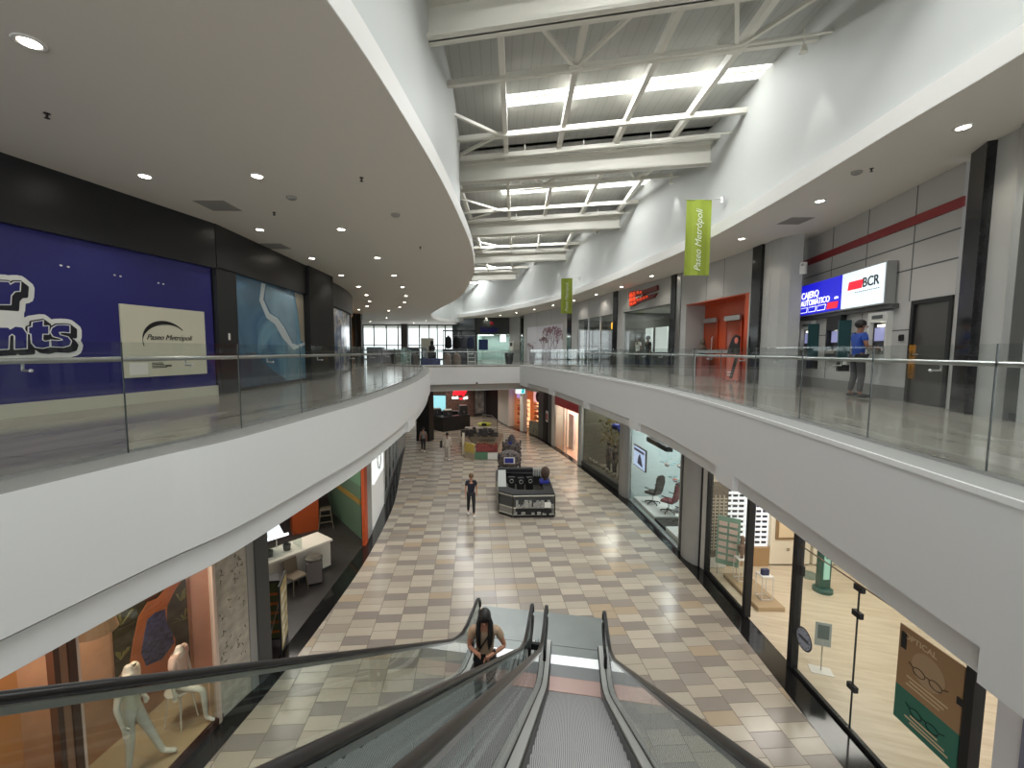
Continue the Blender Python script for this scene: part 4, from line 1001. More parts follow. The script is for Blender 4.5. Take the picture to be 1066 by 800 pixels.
person('person', 'person in a dark navy shirt and black trousers walking beside the front counter kiosk', 'person', floorp(-1.13, 16.75, 8), SK1, top=mat('navy_shirt', (24,24,42), .8), bottom=mat('trousers_black'), hair=HBR, shoes=M_WPAINT, J=base_joints(.16))
person('person', 'person in pale loose clothes carrying a dark bag, walking on the open floor', 'person', floorp(-3.18, 25.6, 5), SK2, top=mat('cream_shirt', (196,188,174), .8), bottom=mat('cream_trousers', (188,180,168), .8), hair=HB, shoes=M_WPAINT, J=base_joints(.18), sc_=.96, sleeves='long')
one('shoulder_bag', 'black shoulder bag carried by the person in pale clothes', 'bag', G().rbox(-.43,-.3,-.12,.14,.75,1.15,.02), M_BLACK, floorp(-3.18, 25.6, 5))
person('person', 'person in a grey top and black trousers beside the broad black pillar', 'person', floorp(-5.0, 27.6, 0), SK1, top=mat('grey_top', (128,124,120), .8), bottom=mat('trousers_black'), hair=HB, shoes=M_WPAINT, J=base_joints(.1), sc_=.93)
# customer at the cash machine, seen from behind
J = base_joints(armL=((.26,-.02,1.14),(.2,-.24,1.12)), armR=((-.27,-.0,1.14),(-.2,-.22,1.1)))
J['kneeL'] = (.13,-.02,.5,.055,.06); J['ankL'] = (.17,.03,.09,.034,.04); J['toeL'] = (.19,-.1,.035,.035,.03)
J['kneeR'] = (-.13,-.02,.5,.055,.06); J['ankR'] = (-.17,.03,.09,.034,.04); J['toeR'] = (-.19,-.1,.035,.035,.03)
person('person', 'person in a bright blue polo and grey trousers standing at a cash machine', 'person', FA @ at(3.72, -.5, .012, 180), SK2, top=mat('blue_polo', (28,66,150), .7), bottom=mat('grey_trousers', (62,62,64), .8), hair=HB, shoes=M_BLACK, J=J, sc_=1.02)
one('waist_bag', 'pale bag held at the hip of the person in the blue polo', 'bag', G().rbox(-.09,.09,-.06,.06,-.08,.06,.02), mat('bag_grey', (170,166,160), .6), FA @ at(3.36, -.52, .82, 0))

# ------------------------------------------------------------------ lower floor: borders and shop lines
M_BORDER = mat('border_granite', (30,29,29), .1, noise=.3, nscale=9)
LB = smooth([(-5.3,1.5),(-5.0,4.2),(-4.69,6.28),(-4.42,8.4),(-4.28,10.5),(-4.22,12.6),(-4.3,15),(-4.5,17.5),(-4.85,19.8),(-5.83,25.2),(-6.5,29)], 4)
RB = smooth([(5.35,1.5),(5.42,4),(5.53,6.3),(5.63,7.8),(5.8,12.1),(5.64,15.5),(5.42,18.4),(4.52,24.3),(3.6,28.8),(2.75,32.2),(.6,36.8),(-.4,40.5)], 4)
g = G(); g.wall(LB, LOW, LOW+.006, .75); S('trim_floor_border_left', g, M_BORDER)
g = G(); g.wall(RB, LOW, LOW+.006, -.7); S('trim_floor_border_right', g, M_BORDER)
H = 4.1                                      # shop height on the lower floor
def lpil(A, B, m=M_GREY, depth=.5, proud=0., z1=H, name='trim_shop_pillar'):
    F = frame(A, B, LOW, -proud); L = math.hypot(B[0]-A[0], B[1]-A[1]); g = G(); g.box(0, L, 0, depth, 0, z1); return S(name, g, m, M=F)
def lrib(A, B, m=M_GREY, depth=.5):      # round-fronted grey shop column
    F = frame(A, B, LOW); L = math.hypot(B[0]-A[0], B[1]-A[1]); pts = [(L/2+L/2*math.cos(PI+PI*k/12), -.16*math.sin(PI*k/12)) for k in range(13)]
    g = G(); g.prism(pts+[(L,depth),(0,depth)], 0, H); return S('trim_shop_column', g, m, M=F)

# --- optician on the right
A, B = (6.25,12.4), (6.1,4.9); FOP = frame(A, B, LOW); L = 7.5
g = G()
for u, w2 in ((.0,.07),(2.1,.13),(3.84,.13),(7.2,.11)): g.box(u, u+w2, -.05, .1, 0, H)
g.box(.07, 2.1, -.03, .05, 0, .1); g.box(3.97, 7.2, -.03, .05, 0, .07); g.box(0, 7.3, -.04, .08, H-.1, H)
S('window_30', g, M_BLACK, M=FOP)
M_OG = glass('optician_glass', (.95,.97,.96), .8)
def pane_(u0, u1, z0=.08, z1=H-.1): return S('window_31', G().box(u0, u1, .0, .012, z0, z1), M_OG, M=FOP)
pane_(.07, 2.1); pane_(3.97, 5.43); pane_(5.46, 7.2)
g = G()
for z in (.84, 2.17, 2.63): g.box(5.36, 5.53, -.03, .04, z-.05, z+.05)
g.box(6.28,6.36,-.03,.04,2.2,2.45); g.box(7.1,7.2,-.03,.04,2.0,2.1); g.box(4.05,4.1,-.03,.04,2.1,2.3)
S('trim_glass_clamps', g, M_BLACK, M=FOP)
S('trim_glass_edge', G().box(5.43,5.46,.0,.012,.08,2.7), mat('glass_edge'), M=FOP)
S('trim_glass_rail', G().box(3.97,7.2,-.002,.014,2.68,2.7), mat('rail_brown', (120,96,70), .5), M=FOP)
g = G(); g.prism([(6.2,1.5),(6.15,4.9),(6.28,12.4),(6.2,13.0),(13,13.0),(13,1.5)], LOW, LOW+.012); S('floor_optician', g, M_WOOD)
M_CREAM = mat('cream_wall', (226,214,192), .6)
g = G(); g.box(6.4,13,13.0,13.15,LOW,LOW+H); g.box(12.9,13,1.5,13,LOW,LOW+H); S('wall_optician', g, M_CREAM)
area('shop_light', Matrix.Translation((8.6,11.0,LOW+H-.1)), 62, 4, 1.2, (1,.95,.88)); area('shop_light', Matrix.Translation((8.4,7.0,LOW+H-.1)), 56, 3, 3.5, (1,.95,.88))
# lit frame racks on the far wall
def frame_rack(x0, x1, label):
    t = T('eyewear_rack', label, 'display rack', at(0, 12.98, LOW), 'eyewear racks')
    put('case', G().box(x0,x1,-.16,0,.6,2.9), mat('rack_white', (236,240,246), .4, emit=.25), t)
    put('base', G().box(x0,x1,-.28,0,0,.6), mat('oak_base', (168,136,96), .5), t)
    g = G(); n = int((x1-x0)/.17)
    for r in range(13):
        for c in range(n):
            x = x0+.04+c*(x1-x0-.04)/n; z = .7+r*.165; g.box(x, x+.135, -.18, -.16, z, z+.065)
    put('eyeglasses', g, mat('frames_ink', (38,44,62), .4), t, kind='stuff')
    g = G()
    for r in range(13): g.box(x0, x1, -.19, -.16, .775+r*.165, .785+r*.165)
    put('shelf_lines', g, M_WPAINT, t)
frame_rack(6.98, 7.62, 'backlit white eyewear rack over an oak base, beside the grey cabinet'); frame_rack(7.72, 8.36, 'backlit white eyewear rack over an oak base, beside the cream cupboard')
t = T('display_cabinet', 'grey glazed eyewear cabinet with a white drawer at its foot', 'cabinet', at(6.4, 12.95, LOW))
put('case', G().box(0,.56,-.35,0,.3,2.6), mat('cabinet_taupe', (108,98,86), .5), t); put('drawer', G().box(0,.56,-.38,0,.03,.35), M_WPAINT, t)
g = G()
for c in range(4): g.box(.03+.13*c, .045+.13*c, -.365, -.35, .55, 2.3)
put('divider', g, M_CREAM, t)
g = G()
for c in range(4):
    for r in range(16): g.box(.06+.13*c, .13+.13*c, -.37, -.35, .6+r*.105, .63+r*.105)
put('eyeglasses', g, mat('pale_frames', (196,186,168), .4), t, kind='stuff')
t = T('cupboard', 'cream cupboard front with a brown picture frame', 'cupboard', at(8.4, 12.95, LOW))
put('carcass', G().box(0,1.25,-.2,0,.06,2.8), mat('cream_paint', (232,222,200), .5), t); put('picture_frame', G().box(.14,1.05,-.23,-.2,.85,2.5), mat('bronze_frame', (146,118,84), .5), t)
put('picture', G().box(.23,.96,-.24,-.22,.93,2.4), mat('cream_paper', (228,206,170), .6), t); put('plinth', G().box(0,1.25,-.16,0,0,.06), M_BLACK, t)
put('emblem', G().tube([(.52,-.21,.5),(.6,-.21,.5),(.6,-.21,.56),(.52,-.21,.56)], .012, 6, closed=True), mat('bronze_frame'), t)
t = T('cupboard', 'second cream cupboard front with an empty frame, past the first', 'cupboard', at(9.75, 12.95, LOW))
put('carcass', G().box(0,2.2,-.2,0,.06,2.8), mat('cream_paint'), t); put('picture_frame', G().box(.2,1.9,-.23,-.2,.6,2.5), mat('bronze_frame'), t); put('picture', G().box(.3,1.8,-.24,-.22,.7,2.4), mat('cream_paper'), t)
# low plinth and wire pedestals
one('display_plinth', 'low pale timber plinth under the white wire pedestals', 'plinth', G().rbox(-.35,.35,-1.15,.55,0,.12,.01), mat('plinth_oak', (178,154,120), .5), at(6.98, 11.55, LOW))
def wire_ped(x, y, label, z=.12, dh=.62):
    t = T('wire_pedestal', label, 'pedestal', at(x, y, LOW+z), 'wire pedestals')
    g = G(); h = dh
    for a, b in ((-.14,-.14),(.14,-.14),(.14,.14),(-.14,.14)): g.tube([(a,b,0),(a,b,h)], .012, 6)
    for zz in (.012, h): g.tube([(-.14,-.14,zz),(.14,-.14,zz),(.14,.14,zz),(-.14,.14,zz)], .012, 6, closed=True)
    put('wire_frame', g, M_WPAINT, t); put('top_plate', G().box(-.15,.15,-.15,.15,h,h+.015), M_WPAINT, t)
    return h+z+.015
wire_ped(6.95, 11.75, 'white wire pedestal holding a bust, the one nearer the lit racks'); wire_ped(7.05, 10.85, 'white wire pedestal holding a dark handbag')
one('display_bust', 'brown patterned display bust on a white wire pedestal', 'bust', G().lathe([(.05,0),(.04,.1),(.11,.2),(.12,.36),(.05,.44),(.07,.52),(.06,.62),(.0,.66)], n=14, sy=.7), mat('bust_brown', (112,84,66), .6, noise=.3, nscale=20), at(6.95, 11.75, LOW+.755))
one('handbag', 'small dark blue handbag on a white wire pedestal', 'bag', G().rbox(-.1,.1,-.05,.05,0,.16,.02), mat('bag_blue', (40,48,84), .4), at(7.05, 10.85, LOW+.755))
t = T('poster_stand', 'slanted poster stand with rows of eyewear pictures behind the optician glass', 'poster', at(6.72, 12.1, LOW+.02, -35))
put('board', G().prismx([(0,.35),(-.03,.35),(.1,1.75),(.13,1.75)], -.3, .3), mat('poster_green', (122,160,140), .5), t)
g = G()
for r in range(6): 
    for c in range(2): g.prismx([(-.035+.013*r*.9,.5+.2*r),(-.02+.013*r*.9,.5+.2*r),(-.004+.013*(r)*.9,.62+.2*r),(-.02+.013*r*.9,.62+.2*r)], -.25+c*.27, -.03+c*.27)
put('pictures', g, mat('poster_pink', (214,190,176), .5), t); put('feet', G().tube([(-.25,.02,.0),(-.25,.02,.36),(.25,.02,.36),(.25,.02,0)], .015, 6), M_GREY, t)
t = T('sign_stand', 'slim pole stand with a small grey card on a square base inside the optician', 'sign stand', at(6.72, 8.38, LOW+.012, -20))
put('base', G().box(-.2,.2,-.13,.13,0,.012), M_WPAINT, t); put('pole', G().tube([(0,0,0),(0,0,1.0)], .012, 8), M_STEEL, t); put('card', G().box(-.14,.14,-.01,.01,.55,1.05), mat('card_grey', (168,176,172), .4), t)
put('card_print', G().box(-.1,.1,-.013,-.01,.7,1.0), mat('card_dark', (96,112,110), .5), t)
t = T('display_column', 'dark green glass display column standing deep in the optician', 'display column', at(9.0, 11.35, LOW))
put('base', G().lathe([(.24,0),(.24,.1),(.17,.13)], n=20), mat('column_green', (30,84,74), .3), t); put('shaft', G().rbox(-.15,.15,-.1,.1,.1,2.2,.02), mat('column_green'), t); put('light_panel', G().box(-.08,.08,-.115,-.1,.4,2.0), mat('column_pale', (150,196,180), .4, emit=.2), t)
put('handle', G().box(-.04,.04,-.14,-.11,1.0,1.3), M_BLACK, t)
one('round_rug', 'small round grey mat on the pale optician floor', 'mat', G().lathe([(.3,0),(.3,.012),(.0,.014)], n=24), mat('rug_grey', (122,136,126), .8, noise=.2, nscale=12), at(9.2, 12.2, LOW+.012))
# round window decal
t = T('window_decal', 'round blue grey emblem sticker on the optician glass near the black post', 'decal', FOP)
def disc(g, u, z, r, y0, y1, n=28): g.prismy([(u+r*math.cos(2*PI*k/n), z+r*math.sin(2*PI*k/n)) for k in range(n)][::-1], y0, y1)
g = G(); disc(g, 4.24, .86, .23, -.006, -.001); put('rim', g, mat('decal_dark', (52,56,66), .5), t)
g = G(); disc(g, 4.24, .86, .2, -.009, -.006); put('field', g, mat('decal_blue', (164,172,190), .5), t)
g = G(); g.box(4.1,4.38,-.012,-.009,.83,.9)
for k in range(12): a = 2*PI*k/12; g.box(4.24+.165*math.cos(a)-.012, 4.24+.165*math.cos(a)+.012, -.012, -.009, .86+.165*math.sin(a)-.012, .86+.165*math.sin(a)+.012)
put('marks', g, mat('decal_ink', (66,70,86), .5), t)
# hanging poster
t = T('window_poster', 'large brown and green eyewear poster in the optician window', 'poster', FOP)
put('brown_half', G().box(6.24,7.16,-.02,-.005,1.6,2.55), mat('poster_brown', (158,124,88), .5), t); put('green_half', G().box(6.24,7.16,-.02,-.005,1.06,1.6), mat('poster_teal', (44,110,92), .5), t)
g = G(); disc(g, 6.7, 2.1, .24, -.022, -.02); put('pale_disc', g, mat('poster_tan', (176,148,116), .5), t)
for (cz, m_) in ((2.0, mat('lens_brown', (96,76,56), .5)), (1.36, mat('lens_dark', (24,52,48), .5))):
    g = G()
    for s in (-1, 1): g.tube([(6.7+s*.12+.09*math.cos(2*PI*k/14), -.026, cz-.0+.06*math.sin(2*PI*k/14)) for k in range(14)], .006, 5, closed=True)
    g.tube([(6.67,-.026,cz+.02),(6.7,-.026,cz+.03),(6.73,-.026,cz+.02)], .006, 5)
    for s in (-1, 1): g.tube([(6.7+s*.21,-.026,cz+.02),(6.7+s*.28,-.026,cz+.06)], .006, 5)
    put('eyeglasses_drawing', g, m_, t)
put('lettering', text('OPTICAL', .12, .001, .002), mat('poster_letter', (206,184,150), .5), t, M=TX(6.32, -.024, 2.38))
g = G()
for z, a, b in ((1.82,6.4,7.0),(1.76,6.45,6.95),(1.70,6.4,6.9),(1.2,6.42,7.0),(1.15,6.5,7.05),(1.26,6.5,6.9)): g.box(a, b, -.024, -.02, z, z+.025)
put('small_print', g, mat('poster_letter'), t)
# near end panels past the optician
prev = (6.1,4.88); cols = [(.28,(214,212,214)),(.07,(120,122,140)),(.04,(236,236,236)),(.22,(190,190,194)),(.1,(38,48,140)),(.06,(236,236,236)),(.4,(196,196,198)),(.12,(38,48,140)),(.8,(205,205,205))]
for i, (w_, c) in enumerate(cols):
    nx = (prev[0]-.02*w_, prev[1]-w_); lpil(prev, nx, mat('end_panel_%d_%d_%d' % c, c, .35), depth=.15, proud=.03*(i % 2), name='trim_end_panel'); prev = nx
# --- grey round column between optician and chair shop
lpil((6.01,13.71),(6.03,13.56), M_DGREY); lrib((6.03,13.56),(6.19,12.72), M_GREY, .18); lpil((6.19,12.72),(6.2,12.66), M_BLACK, proud=.02, depth=.12); lpil((6.2,12.66),(6.25,12.42), mat('pale_pillar', (206,204,200), .5), depth=.12)
# --- gaming chair shop
FC = frame((5.81,18.68), (6.01,13.71), LOW); L = 4.97
M_ICE = mat('ice_wall', (196,208,206), .6)
def lshop(F, L, depth, wallm, floorm, power, col=(255,250,242), name='lower_shop', ceil=True):
    g = G(); g.box(-.05, L+.05, depth, depth+.1, 0, H); g.box(-.1, 0, .1, depth, 0, H); g.box(L, L+.1, .1, depth, 0, H); S('wall_'+name, g, wallm, M=F)
    S('floor_'+name, G().box(0, L, .08, depth, 0, .014), floorm, M=F)
    area('shop_light', F @ Matrix.Translation((L/2, depth*.5, H-.08)), power, L*.7, depth*.5, tuple(c/255 for c in col))
lshop(FC, L, 3.0, M_ICE, mat('shop_floor_pale', (190,194,190), .3), 95, (240,250,255), 'chair_shop')
S('window_32', G().box(0, L, .0, .012, .05, H), M_SHOPGLASS, M=FC); g = G(); g.box(0,.06,-.03,.05,0,H); g.box(4.9,4.97,-.03,.05,0,H); g.box(0,L,-.03,.05,0,.06); S('window_33', g, M_STEEL, M=FC)
one('display_platform', 'white raised display platform under the black office chair', 'platform', G().rbox(.1,2.4,.2,1.3,0,.16,.01), M_WPAINT, FC)
one('display_platform', 'black low display platform at the middle of the chair shop window', 'platform', G().rbox(2.45,3.4,.2,1.3,0,.12,.01), M_BLACK, FC)
one('display_platform', 'white low display platform beside the red extinguisher', 'platform', G().rbox(3.45,4.7,.2,1.2,0,.2,.01), M_WPAINT, FC)
t = T('wall_screen', 'lit blue white screen poster hanging in the chair shop window', 'screen', FC)
put('case', G().box(.38,1.75,.04,.1,1.72,2.62), M_BLACK, t); put('display', G().box(.42,1.71,.03,.04,1.76,2.58), mat('screen_blue', (190,208,244), .3, emit=.5), t)
g = G(); g.box(.5,1.6,.022,.03,2.4,2.5); g.prismy([(.9,1.9),(1.0,2.2),(1.15,2.35),(1.3,2.2),(1.5,1.85)][::-1], .022, .03); put('picture', g, mat('screen_ink', (60,84,160), .4), t)
def office_chair(M, label, m1, m2):
    t = T('office_chair', label, 'chair', M)
    g = G(); g.rbox(-.26,.26,-.26,.26,.44,.54,.03); put('seat', g, m1, t, bevel=.02)
    g = G(); g.prismx([(.2,.5),(.3,.52),(.42,1.0),(.40,1.25),(.33,1.25),(.30,1.0)], -.25, .25); put('backrest', g, m1, t, bevel=.03); put('headrest', G().rbox(-.15,.15,.3,.42,1.14,1.3,.02), m2, t)
    for s in (-1, 1): put('armrest', G().tube([(s*.3,.1,.46),(s*.32,.1,.7),(s*.32,-.16,.72)], .022, 8), M_BLACK, t)
    put('column', G().tube([(0,0,.1),(0,0,.45)], .03, 8), M_STEEL, t)
    g = G()
    for k in range(5): a = 2*PI*k/5; g.tube([(0,0,.12),(.3*math.cos(a),.3*math.sin(a),.07)], [.03,.018], 6)
    put('base', g, M_BLACK, t)
    g = G()
    for k in range(5): a = 2*PI*k/5; g.ball((.3*math.cos(a),.3*math.sin(a),.03), .03, 8, 6)
    put('casters', g, M_BLACK, t)
    return t
office_chair(FC @ at(1.0, .7, .16, -60), 'black high-backed office chair on the white platform of the shop window', mat('chair_black', (20,18,19), .6), mat('chair_black'))
office_chair(FC @ at(2.0, .95, .16, -50), 'red and black racing style chair behind the black office chair', mat('chair_wine', (120,32,44), .6), mat('chair_black'))
office_chair(FC @ at(3.0, 1.0, .12, -40), 'grey office chair near the round column in the shop window', mat('chair_grey', (92,98,102), .6), mat('chair_grey'))
for i, (u, z, c, lb) in enumerate([(1.6,2.0,(150,84,60),'small orange and grey drone model under the lit screen'),(2.7,2.25,(136,96,70),'large brown and red drone model on the pale wall'),(2.4,1.6,(190,50,40),'red drone model low on the pale wall'),(3.6,2.1,(176,70,50),'small red drone model beside the large one')]):
    t = T('model_drone', lb, 'model', FC @ at(u, 1.0, z), 'drone models')
    put('hull', G().ball((0,0,0), (.14,.09,.07), 12, 8), mat('drone_%d' % i, c, .5), t)
    g = G()
    for sx in (-1,1):
        for sy in (-1,1): g.tube([(0,0,0),(sx*.24,sy*.1,.06)], .015, 6)
    put('arm', g, M_GREY, t); g = G()
    for sx in (-1,1):
        for sy in (-1,1): g.lathe([(.09,.0),(.09,.01)], (sx*.24,sy*.1,.065), 12)
    put('rotor', g, mat('rotor_teal', (96,130,128), .5), t)
    put('wire', G().tube([(0,0,0),(0,0,H-z-.02)], .004, 5), M_STEEL, t)
one('lamp_box', 'long black lamp box under the soffit of the chair shop', 'lamp', G().rbox(1.6,3.5,.1,.35,3.0,3.18,.01), M_BLACK, FC)
t = T('fire_extinguisher', 'red fire extinguisher on the floor at the end of the chair shop window', 'extinguisher', FC @ at(4.6, .35, .2)); put('cylinder', G().lathe([(.08,0),(.085,.02),(.085,.42),(.03,.5),(.03,.54)], n=14), mat('extinguisher_red', (186,36,44), .3), t); put('valve', G().tube([(0,0,.54),(0,0,.6),(.08,0,.62)], .015, 6), M_BLACK, t)
lrib((5.71,19.72), (5.81,18.75), mat('grey_render'))
lpil((5.805,18.75),(5.812,18.68), M_BLACK)
# --- toy and outdoor shop
FT = frame((4.81,24.3), (5.71,19.72), LOW); L = 4.667
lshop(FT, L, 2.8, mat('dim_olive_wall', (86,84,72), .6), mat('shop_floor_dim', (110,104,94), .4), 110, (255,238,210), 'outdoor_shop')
S('window_34', G().box(0, L, .0, .012, .3, H), M_SHOPGLASS, M=FT); S('trim_plinth', G().box(0, L, -.03, .1, 0, .3), M_DGREY, M=FT)
t = T('artificial_tree', 'yellow green artificial tree in the dim shop window', 'plant', FT @ at(1.2, 1.1, .014))
put('trunk', G().tube([(0,0,0),(.05,0,1.0),(0,.05,1.9)], [.09,.07,.05], 8), mat('bark', (92,74,50), .8), t)
g = G(); rnd = random.Random(2)
for k in range(150):
    a, r, z = rnd.uniform(0,2*PI), rnd.uniform(.1,.75), rnd.uniform(1.3,3.3); x, y = r*math.cos(a), r*.7*math.sin(a); d = .1
    g.add([(x-d,y,z),(x,y+rnd.uniform(-.05,.05),z-d*.5),(x+d,y,z),(x,y-.03,z+d*.6)], [(0,1,2,3)])
put('foliage', g, mat('yellow_leaf', (150,138,74), .7, noise=.2, nscale=9), t)
for i, (u, z, c, lb) in enumerate([(2.5,2.65,(30,42,110),'blue hammock bag hanging in the dim shop window'),(3.2,2.55,(36,52,120),'blue rolled tent hanging next to the hammock bag')]):
    one('hanging_bag', lb, 'bag', G().tube([(-.35,0,.0),(.35,0,.08)], .16, 10), mat('blue_fabric_%d' % i, c, .6), FT @ at(u, .9, z))
t = T('shelf_rack', 'grey shelf rack stacked with small goods in the dim shop window', 'shelf', FT @ at(3.6, .9, .014))
g = G()
for z in (.3,.75,1.2,1.65,2.1): g.box(-.5,.5,-.2,.2,z,z+.03)
for s in (-.5,.47): g.box(s,s+.03,-.2,.2,0,2.3)
put('frame', g, M_GREY, t); g = G()
for z in (.33,.78,1.23,1.68):
    for k in range(6): h = rnd.uniform(.12,.34); g.box(-.46+.16*k, -.34+.16*k, -.15, .1, z, z+h)
put('goods', g, mat('goods_mix', (136,132,116), .6, noise=.5, nscale=6), t, kind='stuff')
g = G()
for k in range(9): x = .3+.45*k; g.ball((x,.35,.42), (.14,.1,.12), 8, 6)
o = one('potted_goods', 'low row of pots and small goods along the dim shop window sill', 'goods', g, mat('goods_mix'), FT); o['kind'] = 'stuff'
lpil((4.71,24.9),(4.73,24.75), M_DGREY); lrib((4.73,24.75),(4.8,24.35), mat('grey_render'))
# --- red shop
FRD = frame((3.86,29.2), (4.71,24.9), LOW); L = 4.383
lshop(FRD, L, 3.2, mat('warm_white', (228,216,198), .6), mat('peach_floor', (222,178,150), .35), 120, (255,236,214), 'red_shop')
S('trim_red_header', G().box(0, L, -.04, .2, 2.95, H), mat('shop_red', (190,30,40), .4), M=FRD)
one('red_display_wall', 'glossy red display wall inside the red-headed shop', 'display', G().rbox(1.9,4.2,1.6,1.8,.5,2.7,.02), mat('display_red', (200,36,34), .4, emit=.05), FRD)
g = G()
for z in (1.0,1.5,2.0): g.box(2.0,4.1,1.4,1.6,z,z+.03)
one('red_shelf', 'thin white shelves fixed on the red display wall', 'shelf', g, M_WPAINT, FRD)
one('white_display_wall', 'white stand with small hanging accessories inside the red-headed shop', 'display', G().rbox(.5,1.4,.8,1.0,0,2.4,.02), M_WPAINT, FRD)
one('dark_coat', 'dark coat hanging beside the red display wall', 'coat', G().lathe([(.08,0),(.18,.1),(.16,.7),(.05,.8)], n=12, sy=.5), M_BLACK, FRD @ at(3.9, 1.2, 1.4))
S('window_35', G().box(0, 1.7, .0, .012, .04, 2.95), M_SHOPGLASS, M=FRD)
for u in (.0, 1.7, 2.2, L-.06): S('trim_red_shop_post', G().box(u, u+.05, -.02, .06, 0, 2.95), M_STEEL, M=FRD)
lpil((3.72,29.75),(3.86,29.2), M_WPAINT, proud=.04); lpil((3.0,32.5),(3.72,29.75), M_DGREY); lpil((3.3,31.4),(3.5,30.6), M_BLACK, proud=.05)
t = T('wall_notice', 'small red and white notice on the dark pillar by the red shop', 'poster', frame((3.0,32.5),(3.72,29.75), LOW, -.03)); put('frame', G().box(1.75,2.2,-.04,0,1.5,2.3), M_WPAINT, t); put('print', G().box(1.82,2.13,-.05,-.04,1.65,2.1), mat('shop_red'), t)
# --- cosmetics shop
FCS = frame((.83,37.1), (3.0,32.5), LOW); L = 5.086
lshop(FCS, L, 2.4, mat('peach_wall', (226,172,132), .6), mat('brown_tile', (122,92,70), .3), 90, (255,224,190), 'cosmetics_shop')
M_GLOW = mat('warm_shelf_glow', (255,204,150), .5, emit=.6)
for u0, u1, lb in ((.15,1.95,'warm lit wall of shelves full of bottles under a violet picture'),(3.1,4.9,'warm lit wall of shelves full of bottles under a portrait picture')):
    t = T('shelf_unit', lb, 'shelf', FCS)
    put('back_panel', G().box(u0,u1,1.0,1.05,.1,2.5), M_GLOW, t); g = G()
    for r in range(6): g.box(u0,u1,.7,1.0,.25+r*.4,.28+r*.4)
    put('shelf', g, mat('shelf_red_brown', (150,70,50), .5), t)
    for r in range(5):
        g = G(); x = u0+.08
        while x < u1-.1:
            w_ = rnd.uniform(.07,.16); g.rbox(x, x+w_, .74, .74+w_*.7, .28+r*.4, .28+r*.4+rnd.uniform(.14,.28), .008); x += w_+.05
        put('bottles', g, mat('bottle_tone_%d' % (r % 3), ((206,90,70),(236,190,160),(190,120,80))[r % 3], .4), t, kind='stuff')
one('lit_picture', 'violet backlit picture above the bottle shelves', 'picture', G().box(.15,1.95,.7,.74,2.5,3.4), mat('violet_print', (168,130,190), .5, emit=.5, noise=.3, nscale=2), FCS)
t = T('lit_picture', 'backlit portrait picture above the bottle shelves nearer the dark pillar', 'picture', FCS)
put('panel', G().box(3.1,4.9,.7,.74,2.5,3.4), mat('portrait_ground', (220,170,170), .5, emit=.5), t); put('hair_shape', G().ball((3.8,.7,2.95), (.36,.02,.42), 14, 8), mat('portrait_hair', (70,40,44), .6), t); put('face_shape', G().ball((4.1,.69,2.9), (.22,.02,.3), 14, 8), mat('portrait_skin', (226,176,150), .6), t)
S('trim_cosmetics_post', G().box(2.15, 2.75, -.05, .3, 0, H), M_WPAINT, M=FCS); S('trim_cosmetics_end', G().box(-.1,.08,-.05,.3,0,H), M_WPAINT, M=FCS); S('trim_cosmetics_lintel', G().box(0,L,-.02,.2,3.45,H), mat('pale_lintel', (214,214,206), .5), M=FCS)
o = one('display_table', 'grey display table heaped with packets at the mouth of the bottle shop', 'table', G().rbox(3.4,4.9,.1,.6,0,1.0,.02), mat('goods_mix'), FCS)
lpil((-.15,40.3),(.83,37.1), mat('white_wall', (216,212,204), .5)); lpil((-1.35,42.6),(-.15,40.3), M_BLACK, proud=.0)
t = T('exit_sign', 'small teal and white lit sign under the balcony at the bridge corner', 'sign', at(1.55, 31.6, -2.15, 0)); put('panel', G().box(-.35,.35,-.03,.03,0,.4), mat('exit_white', (214,244,240), .5, emit=.7), t); put('figure', G().prismy([(.05,.05),(.3,.02),(.3,.36),(.15,.36),(.1,.2)][::-1], -.04, -.03), mat('exit_teal', (34,168,176), .5, emit=.6), t); put('hanger', G().tube([(0,0,.4),(0,0,.47)], .01, 5), M_STEEL, t)
one('dome_camera', 'small dark security camera under the footbridge edge', 'camera', G().lathe([(.07,0),(.07,-.04),(.05,-.1),(.0,-.12)], n=12), M_BLACK, at(-1.6, 30.0, -1.2))

# --- far end of the lower floor
FBW = frame((-5.1,41.0), (-1.35,43.3), LOW); L = 4.4
S('wall_far_brick', G().box(0, 3.0, 0, .3, 0, H), M_BRICK, M=FBW); S('wall_far_dark', G().box(2.98, L+.3, .0, .3, 0, H), mat('dark_brown_wall', (50,40,38), .6), M=FBW)
t = T('shop_sign', 'glowing red script sign with white letters below on the brick wall', 'sign', FBW)
put('lettering', text('Ruby', .7, .03, .04, shear=.25), mat('neon_red', (240,30,44), .4, emit=.8), t, M=TX(.6, -.05, 2.32))
put('sub_lettering', text('fresh', .33, .02, .02), mat('neon_white', (250,250,240), .4, emit=.9), t, M=TX(.55, -.05, 1.92)); put('red_dot', G().ball((1.5,-.05,1.9), (.16,.03,.12), 12, 8), mat('neon_red'), t); put('sub_lettering', text('grill', .33, .02, .02), mat('neon_white'), t, M=TX(1.75, -.05, 1.84))
t = T('wall_mural', 'tall monochrome picture panel beside the brick wall', 'picture', FBW); put('panel', G().box(3.1,4.1,-.04,0,.3,3.0), mat('photo_grey', (150,140,134), .5, noise=.6, nscale=1.8), t); put('frame', G().box(3.04,4.16,-.02,.0,.24,3.06), M_DGREY, t)
FL2 = frame((-8.5,43), (-5.1,42.5), LOW)
g = G(); g.box(0, 3.4, 0, .2, 2.1, H); S('wall_far_lower', g, mat('brown_boards', (92,76,66), .6), M=FL2)
one('glazed_entrance', 'bright cyan glazed entrance at the far end beyond the black kiosk', 'entrance', G().box(1.0, 3.3, .0, .1, 0, 2.1), mat('cyan_glow', (150,214,224), .4, emit=.5), FL2)
